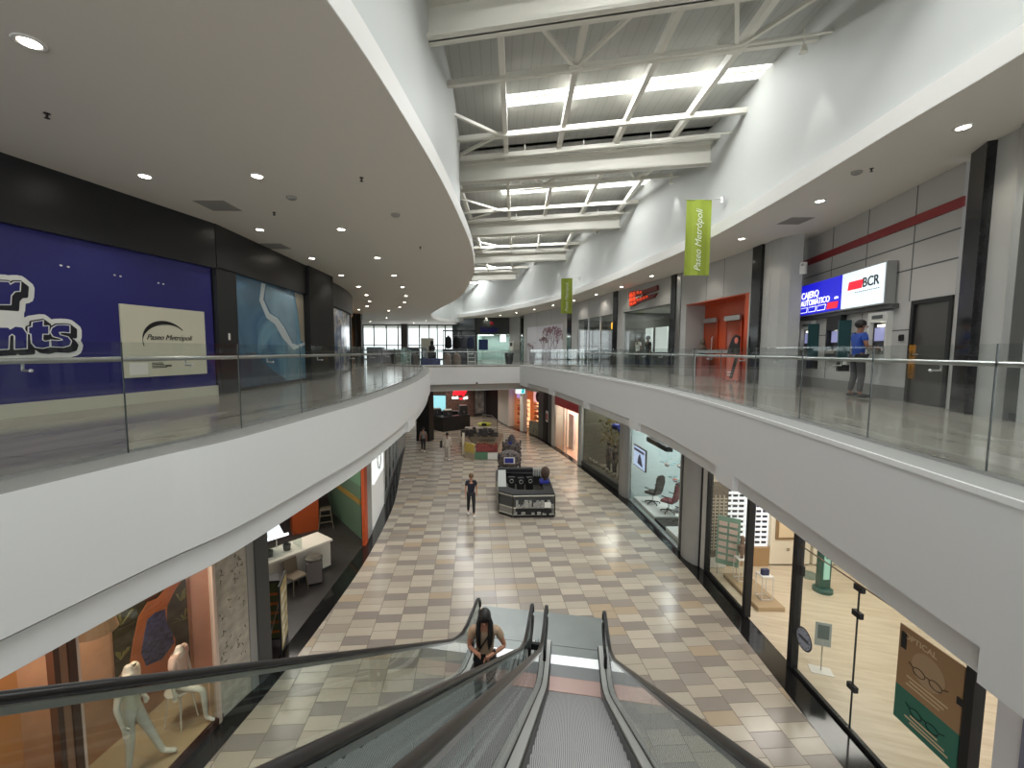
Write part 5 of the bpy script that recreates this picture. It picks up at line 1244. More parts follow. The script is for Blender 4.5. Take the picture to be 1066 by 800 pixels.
one('light_strip', 'white ceiling light band above the brown boards at the far end', 'light', G().box(.9,3.3,-.12,-.02,2.95,3.5), mat('band_white', (236,238,238), .5, emit=.8), FL2)
g = G()
for k in range(4): g.box(1.0,3.35,-.04,.0,2.2+k*.2,2.32+k*.2)
S('trim_louvres', g, mat('louvre_brown', (116,98,86), .6), M=FL2)
g = G(); g.box(-30,-8.4,43,43.2,LOW,LOW+H); g.wall([(-6.6,29.5),(-7.4,33),(-8.5,43)], LOW, LOW+H, .2); S('wall_left_lower_far', g, M_GREY)
# broad black pillar
lpil((-6.1,30.9), (-5.12,30.6), M_BLACK, depth=.8)

# ------------------------------------------------------------------ lower left: past the cafe
F1 = frame((-4.64,15.05), (-4.98,17.97), LOW)
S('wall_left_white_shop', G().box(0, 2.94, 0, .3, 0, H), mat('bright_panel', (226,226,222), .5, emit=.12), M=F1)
t = T('light_box_sign', 'white glowing sign box with a pale ring on the white shopfront', 'sign', F1); put('panel', G().box(.3,2.6,-.06,0,1.7,3.4), mat('sign_glow', (246,248,248), .4, emit=.45), t)
put('ring', G().tube([(1.45+.4*math.cos(2*PI*k/20),-.07,2.5+.5*math.sin(2*PI*k/20)) for k in range(20)], .03, 6, closed=True), mat('ring_grey', (176,186,184), .5), t)
lpil((-4.6,14.34),(-4.64,15.05), mat('grey_render'), proud=.02, depth=.12); lpil((-4.59,14.0),(-4.6,14.34), mat('orange_pillar', (206,88,44), .5), proud=.05, depth=.1)
F2 = frame((-4.98,17.97), (-6.12,25.2), LOW); L = 7.32
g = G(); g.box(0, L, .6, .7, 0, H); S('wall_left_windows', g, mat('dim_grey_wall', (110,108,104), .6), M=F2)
g = G()
for u in (0,1.6,3.4,5.2,7.2): g.box(u, u+.12, -.05, .15, 0, H)
g.box(0, L, -.04, .1, 0, .25); S('window_36', g, M_STEEL, M=F2); S('window_37', G().box(0, L, .0, .012, .25, H), M_SHOPGLASS, M=F2)
g = G(); g.wall([(-6.12,25.2),(-6.6,29.5)], LOW, LOW+H, .2); S('wall_left_lower', g, M_GREY)
# --- cafe
FCF = frame((-4.74,8.2), (-4.6,14.1), LOW); L = 5.9
g = G(); g.prism([(-4.8,8.0),(-4.6,14.6),(-7.6,19.2),(-11,19.2),(-11,8.0)][::-1], LOW, LOW+.008); S('floor_cafe', g, mat('cafe_floor', (58,54,52), .35, noise=.15, nscale=5))
g = G(); g.wall([(-4.72,14.6),(-6.6,16.9),(-7.6,18.8)], LOW, LOW+1.9, .15); S('wall_cafe_green_lower', g, mat('cafe_green', (92,116,94), .6))
g = G(); g.wall([(-4.72,14.58),(-6.6,16.88),(-7.6,18.78)], LOW+1.25, LOW+1.42, .18); S('trim_cafe_rail', g, mat('mustard_rail', (150,122,62), .5))
g = G(); g.wall([(-4.72,14.6),(-6.6,16.9),(-7.6,18.8)], LOW+1.9, LOW+H, .15); S('wall_cafe_green_upper', g, mat('cafe_green2', (104,140,112), .6))
g = G(); g.box(-11,-10.9,8,18.8,LOW,LOW+H); g.box(-11,-7.5,18.7,18.85,LOW,LOW+H); S('wall_cafe_rear', g, mat('cafe_dark', (66,58,52), .6))
area('shop_light', Matrix.Translation((-7,12.5,LOW+H-.1)), 75, 2.5, 3, (1,.92,.82))
t = T('service_counter', 'white cafe counter with a clear glass screen and a bright chrome hood', 'counter', frame((-6.9,10.2), (-5.12,12.6), LOW))
put('body', G().rbox(-.6,2.95,.0,.75,.08,.84,.01), mat('counter_white', (206,200,188), .4), t); put('top', G().rbox(-.65,3.0,-.05,.8,.84,.9,.01), mat('counter_top', (228,222,208), .3), t); put('plinth', G().box(-.6,2.9,.05,.7,0,.08), M_DGREY, t)
put('glass_screen', G().box(-.6,2.1,.1,.112,.9,1.3), M_SHOPGLASS, t); put('end_screen', G().box(2.1,2.112,.1,.6,.9,1.3), M_SHOPGLASS, t)
for i, u in enumerate((.2,.75,1.3,1.8)): one('food_tub', 'grey food tub on the cafe counter behind its glass screen', 'tub', G().lathe([(.09,0),(.11,.16),(.1,.17),(.085,.05),(0,.04)], n=14), M_DGREY, frame((-6.9,10.2), (-5.12,12.6), LOW) @ at(u, .35, .9), 'food tubs on the cafe counter')
t = T('counter_hood', 'angular chrome and glass hood lit white over the cafe counter', 'hood', frame((-6.9,10.2), (-5.12,12.6), LOW) @ at(1.2, .55, 1.35))
put('bar', G().tube([(-.5,-.3,.1),(.6,-.3,.05)], .04, 8), mat('hood_white', (238,242,246), .3, emit=.8), t); put('glass_shell', G().prismx([(-.3,.05),(.0,.28),(.25,.25),(.3,.0)], -.4, .5), mat('hood_pale', (206,220,230), .15, emit=.3), t); put('leg', G().tube([(.5,.2,.0),(.5,.2,-.45)], .02, 6), M_STEEL, t); put('leg', G().tube([(-.4,.2,.0),(-.4,.2,-.45)], .02, 6), M_STEEL, t)
def cafe_chair(M, label, m):
    t = T('cafe_chair', label, 'chair', M)
    put('seat', G().rbox(-.21,.21,-.21,.21,.43,.47,.02), m, t); put('backrest', G().prismx([(.19,.47),(.22,.47),(.28,.85),(.25,.86)], -.2, .2), m, t, bevel=.01)
    for sx in (-1,1):
        for sy in (-1,1): put('leg', G().tube([(sx*.19,sy*.18,.44),(sx*.22,sy*.22,0)], [.018,.013], 6), m, t)
    return t
M_CH = mat('chair_taupe', (112,98,80), .5)
cafe_chair(at(-5.6, 11.28, LOW+.008, 60), 'taupe plastic chair drawn up between dark table and grey bin', M_CH)
def cafe_table(M, label):
    t = T('cafe_table', label, 'table', M, 'dark cafe tables'); put('top', G().rbox(-.36,.36,-.36,.36,.7,.74,.01), mat('table_dark', (44,36,32), .4), t)
    put('pedestal', G().tube([(0,0,0),(0,0,.7)], .035, 8), M_BLACK, t); put('foot', G().lathe([(.22,0),(.22,.02),(.05,.05)], n=16), M_BLACK, t)
cafe_table(at(-5.98, 10.4, LOW+.008, 35), 'dark square cafe table in front of the taupe chair'); cafe_table(at(-5.6, 9.75, LOW+.008, 35), 'dark square cafe table behind the menu board')
t = T('waste_bin', 'tall grey brown waste bin in front of the cafe counter', 'bin', at(-5.3, 11.75, LOW+.008, 25)); put('body', G().rbox(-.22,.22,-.2,.2,.03,.68,.03), mat('bin_black', (30,28,28), .5), t); put('front_panel', G().rbox(-.2,.2,-.225,-.2,.06,.66,.005), mat('bin_taupe', (112,104,100), .4), t)
put('lid', G().lathe([(.24,0),(.24,.05),(.18,.1),(.0,.1)], (0,0,.68), 18), mat('bin_lid', (90,84,74), .4), t)
t = T('bar_stool', 'dark wooden step stool against the green cafe wall', 'stool', at(-6.5, 15.5, LOW+.008, 25)); put('seat', G().rbox(-.2,.2,-.18,.18,.7,.75,.01), mat('stool_wood', (96,88,74), .5), t)
for sx in (-1,1):
    for sy in (-1,1): put('leg', G().tube([(sx*.17,sy*.15,.7),(sx*.26,sy*.24,0)], .022, 6), mat('stool_wood'), t)
for z in (.25,.5): put('rung', G().box(-.23,.23,-.2,-.16,z,z+.03), mat('stool_wood'), t)
one('orange_cabinet', 'orange wooden cabinet behind the stool at the cafe wall', 'cabinet', G().rbox(-.45,.45,-.3,.3,0,1.5,.02), mat('cabinet_orange', (160,72,30), .5), at(-7.2, 15.3, LOW+.008, 35))
def menu_board(M, label, h_, c1, c2):
    t = T('menu_board', label, 'menu board', M)
    put('frame', G().box(-.36,.36,-.02,.02,.12,h_), M_BLACK, t); put('print', G().box(-.33,.33,-.026,-.02,.16,h_-.04), c1, t); g = G()
    for k in range(5): z = .25+k*(h_-.4)/5; g.box(-.28,-.02,-.03,-.026,z,z+.14); g.box(.04,.28,-.03,-.026,z+.04,z+.1)
    put('pictures', g, c2, t); put('stay', G().tube([(0,.02,h_*.8),(0,.35,.02)], .012, 6), M_STEEL, t)
    put('foot', G().tube([(-.34,0,.12),(-.34,0,0)], .014, 6), M_BLACK, t); put('foot', G().tube([(.34,0,.12),(.34,0,0)], .014, 6), M_BLACK, t)
menu_board(at(-4.8, 9.05, LOW+.008, 107), 'tall bright menu board edge-on beside the dark pillar', 1.6, mat('menu_pale', (190,170,120), .5, noise=.4, nscale=8), mat('menu_white', (226,222,206), .5))
menu_board(at(-5.2, 9.1, LOW+.008, 10), 'dark menu board with green and orange food pictures', 1.5, mat('menu_green', (60,72,36), .5, noise=.5, nscale=5), mat('menu_orange', (168,96,36), .5, noise=.4, nscale=9))
# --- dark pillar, pilaster, plaster panel
lpil((-4.78,7.98),(-4.72,8.32), mat('pillar_slate', (66,66,66), .5), proud=.05, depth=.3); lpil((-4.82,7.82),(-4.78,7.98), mat('pilaster_grey', (140,138,134), .5), proud=.02, depth=.14)
F3 = frame((-4.99,7.16), (-4.82,7.82), LOW); S('wall_left_plaster_panel', G().box(0, .68, 0, .12, 0, H), mat('plaster_pebble', (172,164,150), .8, noise=.22, nscale=6, bump=.6), M=F3)
g = G()
for k in range(46): 
    x, z = rnd.uniform(.08,.6), rnd.choice([.9,1.3,1.9,2.4,2.6])+rnd.uniform(-.25,.25); g.tube([(x,-.004,z),(x+rnd.uniform(-.05,.05),-.004,z+rnd.uniform(.01,.06)),(x+rnd.uniform(-.03,.07),-.004,z+rnd.uniform(-.05,.05))], .006, 4)
S('trim_plaster_scratches', g, mat('scratch_grey', (112,106,94), .7), M=F3)
# --- boutique with mannequins
FBT = frame((-5.3,5.0), (-4.99,7.16), LOW); L = 2.182
M_TERRA = mat('terracotta_plaster', (172,118,84), .7, noise=.12, nscale=2)
S('wall_boutique_rear', G().box(.1, 3.05, 1.3, 1.4, 0, H), mat('peach_plaster', (196,150,118), .7, noise=.12, nscale=2), M=FBT)
S('wall_boutique_side', G().box(2.98, 3.06, .2, 1.4, 0, H), mat('rose_plaster', (176,124,104), .7, noise=.08, nscale=2), M=FBT)
S('floor_boutique_display', G().box(.08, 2.98, .03, 1.3, 0, .1), mat('display_sand', (188,164,132), .5), M=FBT)
S('trim_boutique_plinth', G().box(.0, 2.2, -.04, .03, 0, .12), mat('plinth_mahogany', (62,34,26), .3), M=FBT)
g = G(); g.box(2.1,2.16,-.05,.03,0,H); g.box(.02,.06,-.04,.04,0,H); S('window_38', g, mat('pale_pink_frame', (206,182,166), .4), M=FBT); S('window_39', G().box(.06,2.1,.0,.012,.12,H), M_SHOPGLASS, M=FBT)
g = G(); g.box(-.06,.02,-.05,.06,0,H); g.box(-.22,-.16,-.05,.06,0,H); S('trim_boutique_posts', g, mat('post_brown', (74,48,36), .4), M=FBT); S('trim_boutique_post_face', G().box(-.16,-.06,-.02,.06,0,H), mat('post_tan', (150,112,86), .5), M=FBT)
S('wall_boutique_timber', G().box(-3.0, -.22, .5, .6, 0, H), mat('warm_timber', (186,126,76), .45, noise=.06, nscale=1), M=FBT)
S('floor_boutique', G().box(-3.0, -.1, 0, 3, 0, .012), mat('boutique_floor', (150,120,92), .3), M=FBT)
t = T('sideboard', 'dark wooden sideboard with a golden basket on top, at the boutique entrance', 'sideboard', FBT @ at(-1.15, .18, .012)); put('body', G().rbox(-.5,.42,-.25,.2,0,1.35,.01), mat('sideboard_dark', (48,36,30), .5), t); put('basket', G().lathe([(.2,0),(.28,.2),(.26,.22),(.18,.05),(.0,.04)], (0,0,1.35), 16), mat('basket_gold', (190,150,90), .5, noise=.3, nscale=14), t)
area('shop_light', FBT @ Matrix.Translation((1.1, .8, H-.1)), 44, 1.4, .8, (1,.86,.70)); area('shop_light', FBT @ Matrix.Translation((-1.2, .3, H-.1)), 30, 1.6, .5, (1,.82,.62))
# picture: bather in a floral garment amid leaves (flat printed panel)
t = T('window_picture', 'large printed picture of a tanned figure in a blue floral swimsuit among leaves', 'picture', FBT @ Matrix.Translation((.34, 1.27, -.11)) @ Matrix.Diagonal((1.2, 1, .83, 1)))
put('panel', G().box(.95,2.1,-.02,0,.7,3.3), mat('leaf_dark', (62,58,40), .6, noise=.5, nscale=5), t)
sk = mat('print_skin', (176,104,64), .55, noise=.12, nscale=4)
g = G(); g.prismy([(1.2,.7),(1.22,1.2),(1.12,1.6),(1.2,2.1),(1.3,2.55),(1.45,2.75),(1.6,2.7),(1.85,2.9),(2.05,3.05),(2.1,2.85),(1.9,2.65),(1.75,2.4),(1.72,2.0),(1.85,1.5),(1.8,.7)], -.028, -.02); put('figure_print', g, sk, t)
g = G(); g.prismy([(1.36,1.4),(1.3,1.75),(1.36,2.1),(1.42,2.38),(1.55,2.42),(1.7,2.36),(1.72,2.0),(1.8,1.7),(1.82,1.45),(1.6,1.28)], -.036, -.028); put('swimsuit_print', g, mat('floral_blue', (58,62,96), .6, noise=.7, nscale=16), t)
g = G(); g.ball((1.52,-.03,2.95), (.17,.012,.2), 14, 8); put('hair_print', g, mat('print_brown', (92,50,30), .6), t)
rl = G()
for k in range(26):
    a = rnd.uniform(0, PI); x, z = rnd.choice([(1.02,1.9),(2.02,1.8),(1.05,2.6),(1.98,2.3)]); l = rnd.uniform(.2,.45); dx, dz = math.cos(a), math.sin(a)
    x1, z1 = min(max(x+dx*l*.5,.97),2.08), z+dz*l*.7; rl.prismy([(x,z),(x1+.02,z1),(x1-.02,z1+.03)], -.027, -.02)
put('leaf_print', rl, mat('leaf_olive', (124,118,64), .6), t)
t = T('pendant_lamp', 'brown drum pendant lamp in the boutique window', 'lamp', FBT @ at(.85, .75, 2.5)); put('shade', G().lathe([(.2,0),(.26,.02),(.2,.3),(.06,.34)], n=24), mat('shade_bronze', (142,112,84), .5), t); put('cord', G().tube([(0,0,.34),(0,0,H-2.52)], .006, 5), M_BLACK, t)
M_MAN = mat('mannequin_white', (226,216,204), .22)
Jm = base_joints(armL=((.27,.05,1.16),(.2,-.06,.98)), armR=((-.26,.03,1.12),(-.25,-.02,.86))); Jm['kneeL'] = (.13,-.12,.52,.055,.06); Jm['ankL'] = (.13,-.28,.1,.034,.04); Jm['toeL'] = (.14,-.44,.04,.035,.03)
person('mannequin', 'headless white mannequin in a cream blouse standing with one leg forward', 'mannequin', FBT @ at(1.05, .5, .1, 28), M_MAN, top=mat('blouse_cream', (232,220,198), .8), J=Jm, headless=True, sc_=1.16, face=False)
Jm = base_joints(armL=((.27,.02,1.13),(.24,-.05,.9)), armR=((-.24,.0,1.1),(-.26,-.04,.86)))
for n, s in (('L',1),('R',-1)): Jm['hip'+n] = (s*.1,-.02,.86,.09,.09)
Jm.update(kneeL=(.22,-.36,.72,.055,.06), ankL=(.36,-.58,.24,.034,.04), toeL=(.39,-.7,.14,.035,.03), kneeR=(-.1,-.4,.74,.055,.06), ankR=(-.08,-.42,.2,.034,.04), toeR=(-.08,-.56,.13,.035,.03))
person('mannequin', 'headless white mannequin in a pink draped top sitting on a stool', 'mannequin', FBT @ at(1.95, .55, .0, 18), M_MAN, top=mat('blouse_pink', (220,186,172), .8), J=Jm, headless=True, face=False)
t = T('display_stool', 'pale wire stool under the seated mannequin', 'stool', FBT @ at(1.95, .57, .1)); put('seat', G().lathe([(.2,.6),(.22,.62),(.2,.64)], n=18), M_MAN, t)
for k in range(4): a = PI/4+PI/2*k; put('leg', G().tube([(.15*math.cos(a),.15*math.sin(a),.6),(.24*math.cos(a),.24*math.sin(a),0)], .012, 6), M_MAN, t)
one('display_block', 'grey brown display block at the feet of the standing mannequin', 'block', G().rbox(-.2,.2,-.15,.15,0,.28,.01), mat('block_taupe', (122,104,86), .6), FBT @ at(.62, .3, .1, 10))
S('wall_boutique_near', G().box(-3.1,-3.0,0,4,0,H), M_TERRA, M=FBT)

# mannequins upstairs in the red sign shop
for u, c, lb in ((1.0,(214,212,204),'mannequin in a white top before the light panel of the red sign shop'),(2.0,(40,40,44),'mannequin in a dark outfit in the red sign shop window')):
    person('mannequin', lb, 'mannequin', FR @ at(u, .4, .02), mat('mannequin_tan', (120,96,82), .5), top=mat('manne_%d' % c[0], c, .7), bottom=M_BLACK, hair=HB, sc_=1.05, fingers=False, face=False)

# ------------------------------------------------------------------ kiosks on the lower floor
def goods(g, pts, n, seed, h0, h1, s0=.06, s1=.16, zb=0.):
    r = random.Random(seed)
    for _ in range(n):
        (x0, y0), (x1, y1) = pts; x, y = r.uniform(x0, x1), r.uniform(y0, y1); s = r.uniform(s0, s1)/2; g.box(x-s, x+s, y-s*.8, y+s*.8, zb, zb+r.uniform(h0, h1))
    return g
t = T('counter_kiosk', 'front counter kiosk with black top, silver frames and glass cases', 'kiosk', at(0, 0, LOW))
base = [(-.02,16.95),(.55,16.5),(2.22,16.6),(2.3,17.1)]
outer_ = [(-.02,16.95),(.55,16.5),(2.22,16.6),(2.25,19.8),(-.15,20.0)]
def ring(poly, z0, z1, d, m, nm, parent):
    cx = sum(p[0] for p in poly)/len(poly); cy = sum(p[1] for p in poly)/len(poly); n = len(poly); g = G()
    inn = [(cx+(x-cx)*(1-d/ max(.5, math.hypot(x-cx,y-cy))), cy+(y-cy)*(1-d/max(.5, math.hypot(x-cx,y-cy)))) for x, y in poly]
    for i in range(n): g.prism([poly[i], poly[(i+1)%n], inn[(i+1)%n], inn[i]], z0, z1)
    return put(nm, g, m, parent)
ring(outer_, .0, .1, .6, M_BLACK, 'plinth', t); ring(outer_, .1, .4, .55, mat('kiosk_grey', (132,130,122), .5), 'lower_panels', t); ring(outer_, .4, .88, .5, mat('case_dark', (60,62,62), .2), 'case_interior', t)
ring(outer_, .9, .96, .6, M_BLACK, 'counter_top', t)
g = G()
ring_pts = outer_+[outer_[0]]
for a, b in zip(ring_pts, ring_pts[1:]):
    for z in (.12, .4, .88): g.tube([(a[0],a[1],z),(b[0],b[1],z)], .03, 6)
    L_ = math.hypot(b[0]-a[0], b[1]-a[1]); k_ = max(1, round(L_/1.6))
    for i in range(k_+1): x = a[0]+(b[0]-a[0])*i/k_; y = a[1]+(b[1]-a[1])*i/k_; g.tube([(x,y,.05),(x,y,.9)], .03, 6)
put('silver_frame', g, mat('frame_silver', (176,172,160), .35, metal=.4), t)
g = G(); goods(g, ((.65,16.47),(2.15,16.5)), 26, 3, .08, .3, zb=.42); goods(g, ((.65,16.47),(2.15,16.5)), 8, 5, .05, .12, zb=.14); put('case_goods', g, mat('case_goods', (150,150,144), .4, noise=.5, nscale=14), t, kind='stuff')
put('white_notice', G().box(1.8,2.05,16.42,16.44,.45,.66), M_WPAINT, t)
put('black_panel', G().box(.65,2.1,16.48,16.5,.13,.36), M_BLACK, t)
put('rear_bar', G().rbox(-.05,1.6,19.6,19.9,.96,1.12,.02), M_BLACK, t); put('side_flap', G().prismx([(17.4,.97),(19.4,.97),(19.4,1.12)], -.05, .3), mat('frame_pale', (168,170,164), .4), t)
def device(M, label, cat, name, parts): 
    t = T(name, label, cat, M)
    for nm, g, m in parts: put(nm, g, m, t)
for i, (x, y) in enumerate(((.55,18.6),(.95,18.5),(1.35,18.6))):
    device(at(x, y, LOW+.96 if y > 19.3 else LOW+.62, 10*i), 'black speaker with round cones inside the front kiosk, number %s from the walking person' % ord_(i), 'speaker', 'loudspeaker', [('cabinet', G().rbox(-.15,.15,-.1,.1,-.62,.42,.02), M_BLACK), ('cone', G().lathe([(.09,0),(.07,.02),(.0,.0)], (0,0,0), 14).tube([(.08*math.cos(2*PI*k/12),-.11,.25+.08*math.sin(2*PI*k/12)) for k in range(12)], .015, 5, closed=True), M_GREY)])
t = T('wig_bust', 'brown wig bust on a blue cloth in the front kiosk', 'display head', at(2.0, 18.1, LOW+.96)); put('blue_cloth', G().rbox(-.25,.15,-.2,.2,-.02,.1,.02), mat('cloth_blue', (36,44,140), .7), t); put('head', G().ball((0,0,.42), (.2,.2,.27), 14, 10), mat('wig_brown', (72,54,44), .8, noise=.4, nscale=12), t); put('neck', G().tube([(0,0,.08),(0,0,.25)], .08, 10), mat('wig_brown'), t)
g = G()
for k in range(4): g.box(1.55+.1*k,1.6+.1*k,18.9,19.2,.97,1.3)
one('file_rack', 'row of upright grey files on the rear of the front kiosk', 'rack', g, mat('frame_pale'), at(0, 0, LOW))['kind'] = 'thing'
def spin_rack(x, y, label, s=1.):
    t = T('accessory_rack', label, 'rack', at(x, y, LOW), 'accessory racks'); put('stem', G().tube([(0,0,0),(0,0,1.0)], .05, 8), M_GREY, t)
    put('skirt', G().lathe([(.4*s,0),(.42*s,.4),(.55*s,.45),(.62*s,.6),(.6*s,.95),(.45*s,1.15),(.2*s,1.25)], n=10, sy=.7), mat('rack_goods', (94,84,80), .6, noise=.7, nscale=9), t)
    g = G(); r_ = random.Random(int(x*100))
    for k in range(60): a = r_.uniform(0, 2*PI); z = r_.uniform(.15,1.15); rr_ = .6*s; g.box(rr_*math.cos(a)-.05, rr_*math.cos(a)+.05, rr_*.72*math.sin(a)-.04, rr_*.72*math.sin(a)+.04, z, z+.09)
    put('hanging_goods', g, mat('goods_dark', (54,50,54), .5, noise=.5, nscale=12), t, kind='stuff')
    return t
r1 = spin_rack(.55, 22.7, 'rotating accessory rack with a blue sign behind the front kiosk'); put('sign_board', G().box(-.3,.28,-.62,-.58,.68,1.02), M_WPAINT, r1); put('sign_face', G().box(-.26,.2,-.635,-.62,.72,.98), mat('sign_face_blue', (34,40,130), .5), r1)
r2 = spin_rack(.75, 25.4, 'taller accessory rack standing beside the food kiosk', .9); put('top_figure', G().lathe([(.3,1.15),(.15,1.5),(.05,1.6)], n=12), mat('goods_dark'), r2); put('blue_card', G().box(-.2,.0,-.5,-.47,1.1,1.25), mat('sign_face_blue'), r2)
# food kiosk
t = T('food_kiosk', 'food kiosk with green front panel, white trim and red displays', 'kiosk', at(0, 0, LOW))
kp = [(-2.15,26.1),(-1.5,25.5),(-.05,25.5),(.3,29.8),(-2.8,30.8)]
ring(kp, 0, .75, .6, mat('kiosk_cream', (196,182,160), .5), 'body', t); ring(kp, .75, .82, .7, mat('kiosk_edge', (120,98,78), .5), 'counter_top', t)
put('green_panel', G().box(-1.48,-.7,25.44,25.48,.05,.52), mat('kiosk_green', (86,128,100), .5), t); put('white_panel', G().box(-.7,-.08,25.44,25.48,.05,.45), M_WPAINT, t); put('red_panel', G().box(-1.42,-.1,25.43,25.48,.5,.95), mat('kiosk_red', (132,58,54), .5, noise=.5, nscale=5), t)
put('yellow_panel', G().prism([(-2.15,26.05),(-1.55,25.48),(-1.5,25.54),(-2.1,26.12)], .4, .95), mat('kiosk_yellow', (214,190,96), .5), t); put('glass_case', G().box(-1.4,-.1,25.6,26.1,.82,1.15), M_SHOPGLASS, t)
g = G(); goods(g, ((-1.35,25.65),(-.15,26.0)), 30, 8, .06, .22, zb=.83); put('food', g, mat('food_mix', (150,92,64), .6, noise=.6, nscale=12), t, kind='stuff')
g = G(); goods(g, ((-2.5,28.5),(.1,29.8)), 26, 9, .1, .5, .2, .4, zb=.82); put('equipment', g, mat('equipment_dark', (58,52,50), .5, noise=.4, nscale=5), t, kind='stuff')
put('upright_sign', G().box(-2.35,-2.2,26.6,26.64,.0,1.45), mat('cream_paint'), t)
t = T('round_stand', 'round lime green stand behind the food kiosk', 'stand', at(-1.25, 35.2, LOW)); put('disc', G().lathe([(.2,0),(.55,.45),(.6,.55),(.4,.62)], n=20), mat('lime_paint', (168,174,44), .5), t); put('logo', G().box(-.2,.2,-.82,-.78,.5,.7), M_BLACK, t)
t = T('planter_box', 'grey planter box with steel hoops behind the food kiosk', 'planter', at(-1.5, 33.0, LOW)); put('box', G().rbox(-1.2,1.3,-.3,.5,0,.6,.02), mat('box_grey', (156,150,142), .5), t); put('post', G().tube([(1.35,-.2,0),(1.35,-.2,1.2)], .025, 6), M_BLACK, t)
t = T('hoop_barrier', 'curved steel hoop barrier at the foot of the black wall', 'barrier', at(-.7, 38.0, LOW))
for k in range(3): put('hoop', G().tube([(-.8+.1*k,0,0),(-.8+.1*k,0,.9-.2*k),(.0,0,.8-.2*k),(.7,0,.2),(.8,0,0)], .03, 6), M_STEEL, t)
# black kiosk
t = T('black_kiosk', 'large black kiosk with coffee machines in front of the brick wall', 'kiosk', at(0, 0, LOW))
bp_ = [(-5.9,35.8),(-4.6,34.3),(-2.5,35.9),(-3.4,38.6),(-5.6,38.4)]
ring(bp_, 0, 1.15, .7, M_BLACK, 'body', t); ring(bp_, 1.15, 1.2, .8, M_SATIN, 'counter_top', t)
for i, (x, y, lb) in enumerate(((-5.3,35.8,'chrome coffee machine on the black kiosk nearer the cyan entrance'),(-4.3,35.1,'long white topped coffee machine in the middle of the black kiosk'),(-3.1,36.2,'dark grinder tower on the black kiosk nearer the picture panel'))):
    tt = T('coffee_machine', lb, 'machine', at(x, y, LOW+1.2, 20)); put('body', G().rbox(-.35,.35,-.2,.2,0,.5 if i < 2 else .75,.02), mat('machine_dark', (36,36,38), .4), tt); put('top_tray', G().rbox(-.3,.3,-.18,.18,.5 if i < 2 else .75,.58 if i < 2 else .8,.01), M_WPAINT if i == 1 else M_STEEL, tt); put('spout', G().tube([(0,-.2,.3),(0,-.28,.25),(0,-.28,.15)], .02, 6), M_STEEL, tt)

# ------------------------------------------------------------------ upper level beyond the bridge
def counter(x0, x1, y, h_, label, m, top, name='kiosk_counter'):
    t = T(name, label, 'counter', at(x0, y, 0)); w_ = x1-x0
    put('body', G().rbox(0,w_,0,1.2,.0,h_-.06,.02), m, t); put('top', G().rbox(-.04,w_+.04,-.05,1.25,h_-.06,h_,.01), top, t)
    g = G()
    for k in range(int(w_/.5)+1): g.box(min(w_-.03, k*.5), min(w_-.03, k*.5)+.03, -.015, 0, .1, h_-.08)
    put('front_battens', g, M_DGREY, t); return t
M_TEAL = mat('counter_teal', (52,72,68), .5)
counter(-11.1, -9.9, 35.6, 1.35, 'dark green counter with pale lit top at the far hall', M_TEAL, mat('lit_top', (206,232,232), .4, emit=.5))
counter(-9.8, -8.1, 35.8, 1.1, 'grey brown panelled counter between the two far counters', mat('counter_taupe', (92,86,78), .5), M_GREY)
counter(-8.0, -6.2, 35.4, 1.3, 'grey teal counter under a beige cabinet near the bridge', mat('counter_slate', (78,86,84), .5), M_GREY)
one('beige_cabinet', 'pale beige cabinet top standing beyond the far counters', 'cabinet', G().rbox(0,1.1,0,.6,0,2.15,.03), mat('cabinet_beige', (186,182,166), .5), at(-7.1, 38.5, 0))
t = T('garment_kiosk', 'black framed garment kiosk beyond the footbridge', 'kiosk', at(-4.35, 32.6, 0))
g = G()
for x in (0, 1.3, 2.5):
    for y in (0, 1.5): g.box(x, x+.06, y, y+.06, 0, 2.6)
g.box(0,2.56,0,.06,2.54,2.6); g.box(0,2.56,1.5,1.56,2.54,2.6); g.box(0,.06,0,1.5,2.54,2.6); g.box(2.5,2.56,0,1.5,2.54,2.6); put('frame', g, M_BLACK, t)
put('counter', G().rbox(.1,1.9,-.3,.3,0,1.15,.02), M_SATIN, t); put('rail', G().tube([(.0,.8,2.2),(2.5,.8,2.2)], .02, 6), M_STEEL, t)
for i, (u, c, lb) in enumerate(((.35,(24,24,26),'black hooded jacket hanging at the open side of the garment kiosk'),(1.0,(16,16,18),'large black coat hanging in the middle of the garment kiosk'),(1.55,(70,72,78),'grey jacket hanging in the garment kiosk'),(2.1,(40,48,72),'navy jacket hanging at the far post of the garment kiosk'))):
    one('hanging_jacket', lb, 'jacket', G().lathe([(.1,0),(.28,.1),(.27,.6),(.22,.85),(.06,.98),(.02,1.02)], n=14, sy=.5), mat('jacket_%d' % i, c, .8), at(-4.35+u, 33.3, 1.18))
for i, (x, lb) in enumerate(((-5.2,'black motor scooter shape left of the garment kiosk, with a rider dummy'),)):
    t = T('display_dummy', 'dark seated display figure beside the garment kiosk', 'dummy', at(x, 32.8, 0)); put('seat_block', G().rbox(-.3,.3,-.2,.3,0,.9,.03), M_BLACK, t); put('torso', G().lathe([(.12,0),(.24,.15),(.26,.4),(.1,.55),(.13,.7),(.1,.85),(.0,.9)], (0,0,.9), 12, sy=.7), mat('jacket_0'), t)
for i, (x, w_, lb) in enumerate(((-6.1,.9,'dark blue storage crate behind the bridge railing'),(-5.1,.7,'second dark blue storage crate, beside the display figure'))): one('storage_crate', lb, 'crate', G().rbox(0,w_,0,.5,0,.45,.02), mat('crate_blue', (30,44,104), .5), at(x, 31.2, 0))
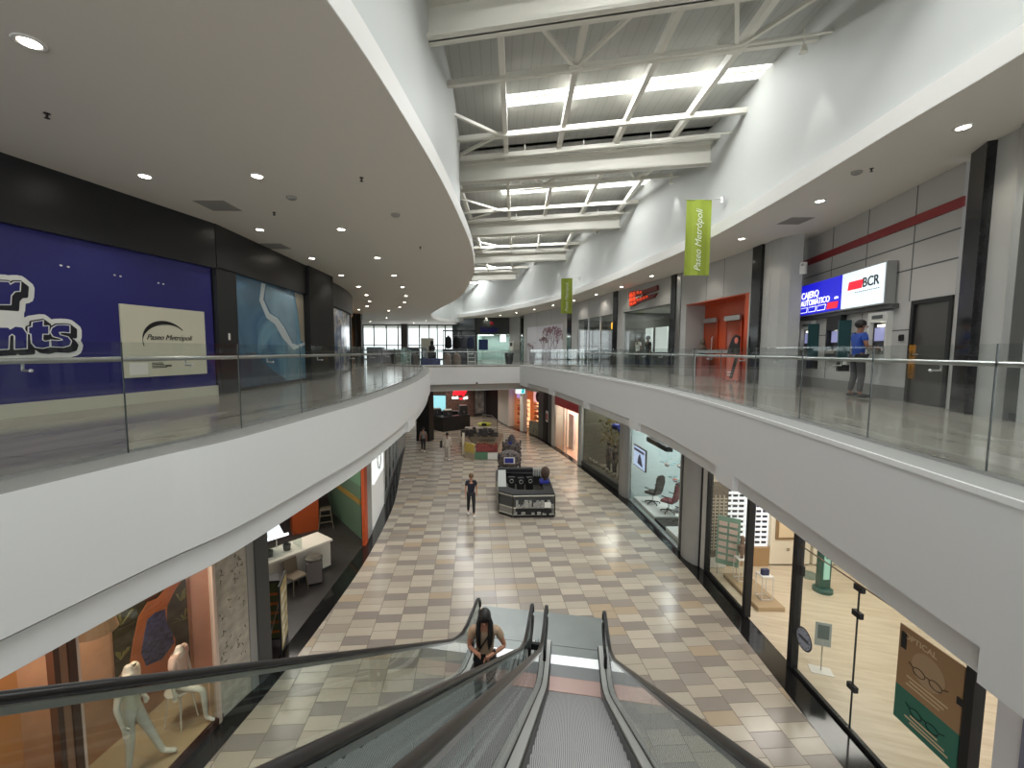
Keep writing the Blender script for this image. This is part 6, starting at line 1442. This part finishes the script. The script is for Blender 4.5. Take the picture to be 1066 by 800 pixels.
for x, lb in ((-3.9,'beige covered sack under the garment kiosk counter'),(-3.2,'second beige covered sack beside the white step shelf')): one('covered_sack', lb, 'sack', G().lathe([(.3,0),(.33,.3),(.24,.75),(.08,.85)], n=14), mat('sack_beige', (122,108,96), .9), at(x, 31.9, 0))
t = T('step_shelf', 'small white stepped shelf behind the bridge railing', 'shelf', at(-2.4, 31.9, 0))
for k in range(3): put('tread', G().box(0,.6-.08*k,0,.3,.2+.28*k,.24+.28*k), M_WPAINT, t)
put('side', G().prismx([(0,0),(.3,0),(.3,.85),(.2,.85)], 0, .03), M_WPAINT, t); put('side', G().prismx([(0,0),(.3,0),(.3,.85),(.2,.85)], .57, .6), M_WPAINT, t)
one('planter', 'tall tapering black planter at the corner of the footbridge', 'planter', G().lathe([(.2,0),(.25,.02),(.36,.85),(.34,.88),(.28,.8),(.0,.78)], n=24), mat('planter_black', (26,26,26), .4), at(.72, 32.2, 0))
t = T('wall_dispenser', 'pale wall dispenser with dark window on the grey pillar behind the planter', 'dispenser', frame((1.0,44.2),(2.05,42.4), 0, -.1)); put('case', G().rbox(.1,.9,0,.1,1.0,2.0,.01), M_WPAINT, t); put('window', G().box(.3,.7,-.01,0,1.5,1.85), M_BLACK, t)

# extra sky fill from behind the viewer comes through the open end of the hall (world light)

# fill downlights added to brighten the far end of the lower floor
for i, (x, y) in enumerate([(-5.0,33.2),(-2.2,33.6),(.4,34.6),(-5.5,37.5),(-2.6,38.6),(-6.6,40.5),(-3.6,40.2)]):
    M = at(x, y, -1.8); dup(proto['d'], M, 'added fill downlight under the gallery, %s counted from the footbridge inward' % ord_(i), 'added fill lights under the far gallery'); spot('downlight_beam', at(x, y, -1.86), 60, 140)
area('hall_daylight_fill', Matrix.Translation((-8, 47, 2.2)) @ Matrix.Rotation(math.radians(-90), 4, 'X'), 60, 9, 2.6, (.95,.98,1))  # fill lamp added in front of the far windows to lift the hall

for u, c, lb in ((1.9,(44,50,62),'mannequin in a dark jacket between the tree and the hanging bags'),(2.6,(34,34,38),'mannequin in black clothes beside the grey shelf rack')):
    person('mannequin', lb, 'mannequin', FT @ at(u, .75, .014), mat('mannequin_tan'), top=mat('outdoor_%d' % c[0], c, .7), bottom=M_BLACK, hair=HB, sc_=1.02, fingers=False, face=False)
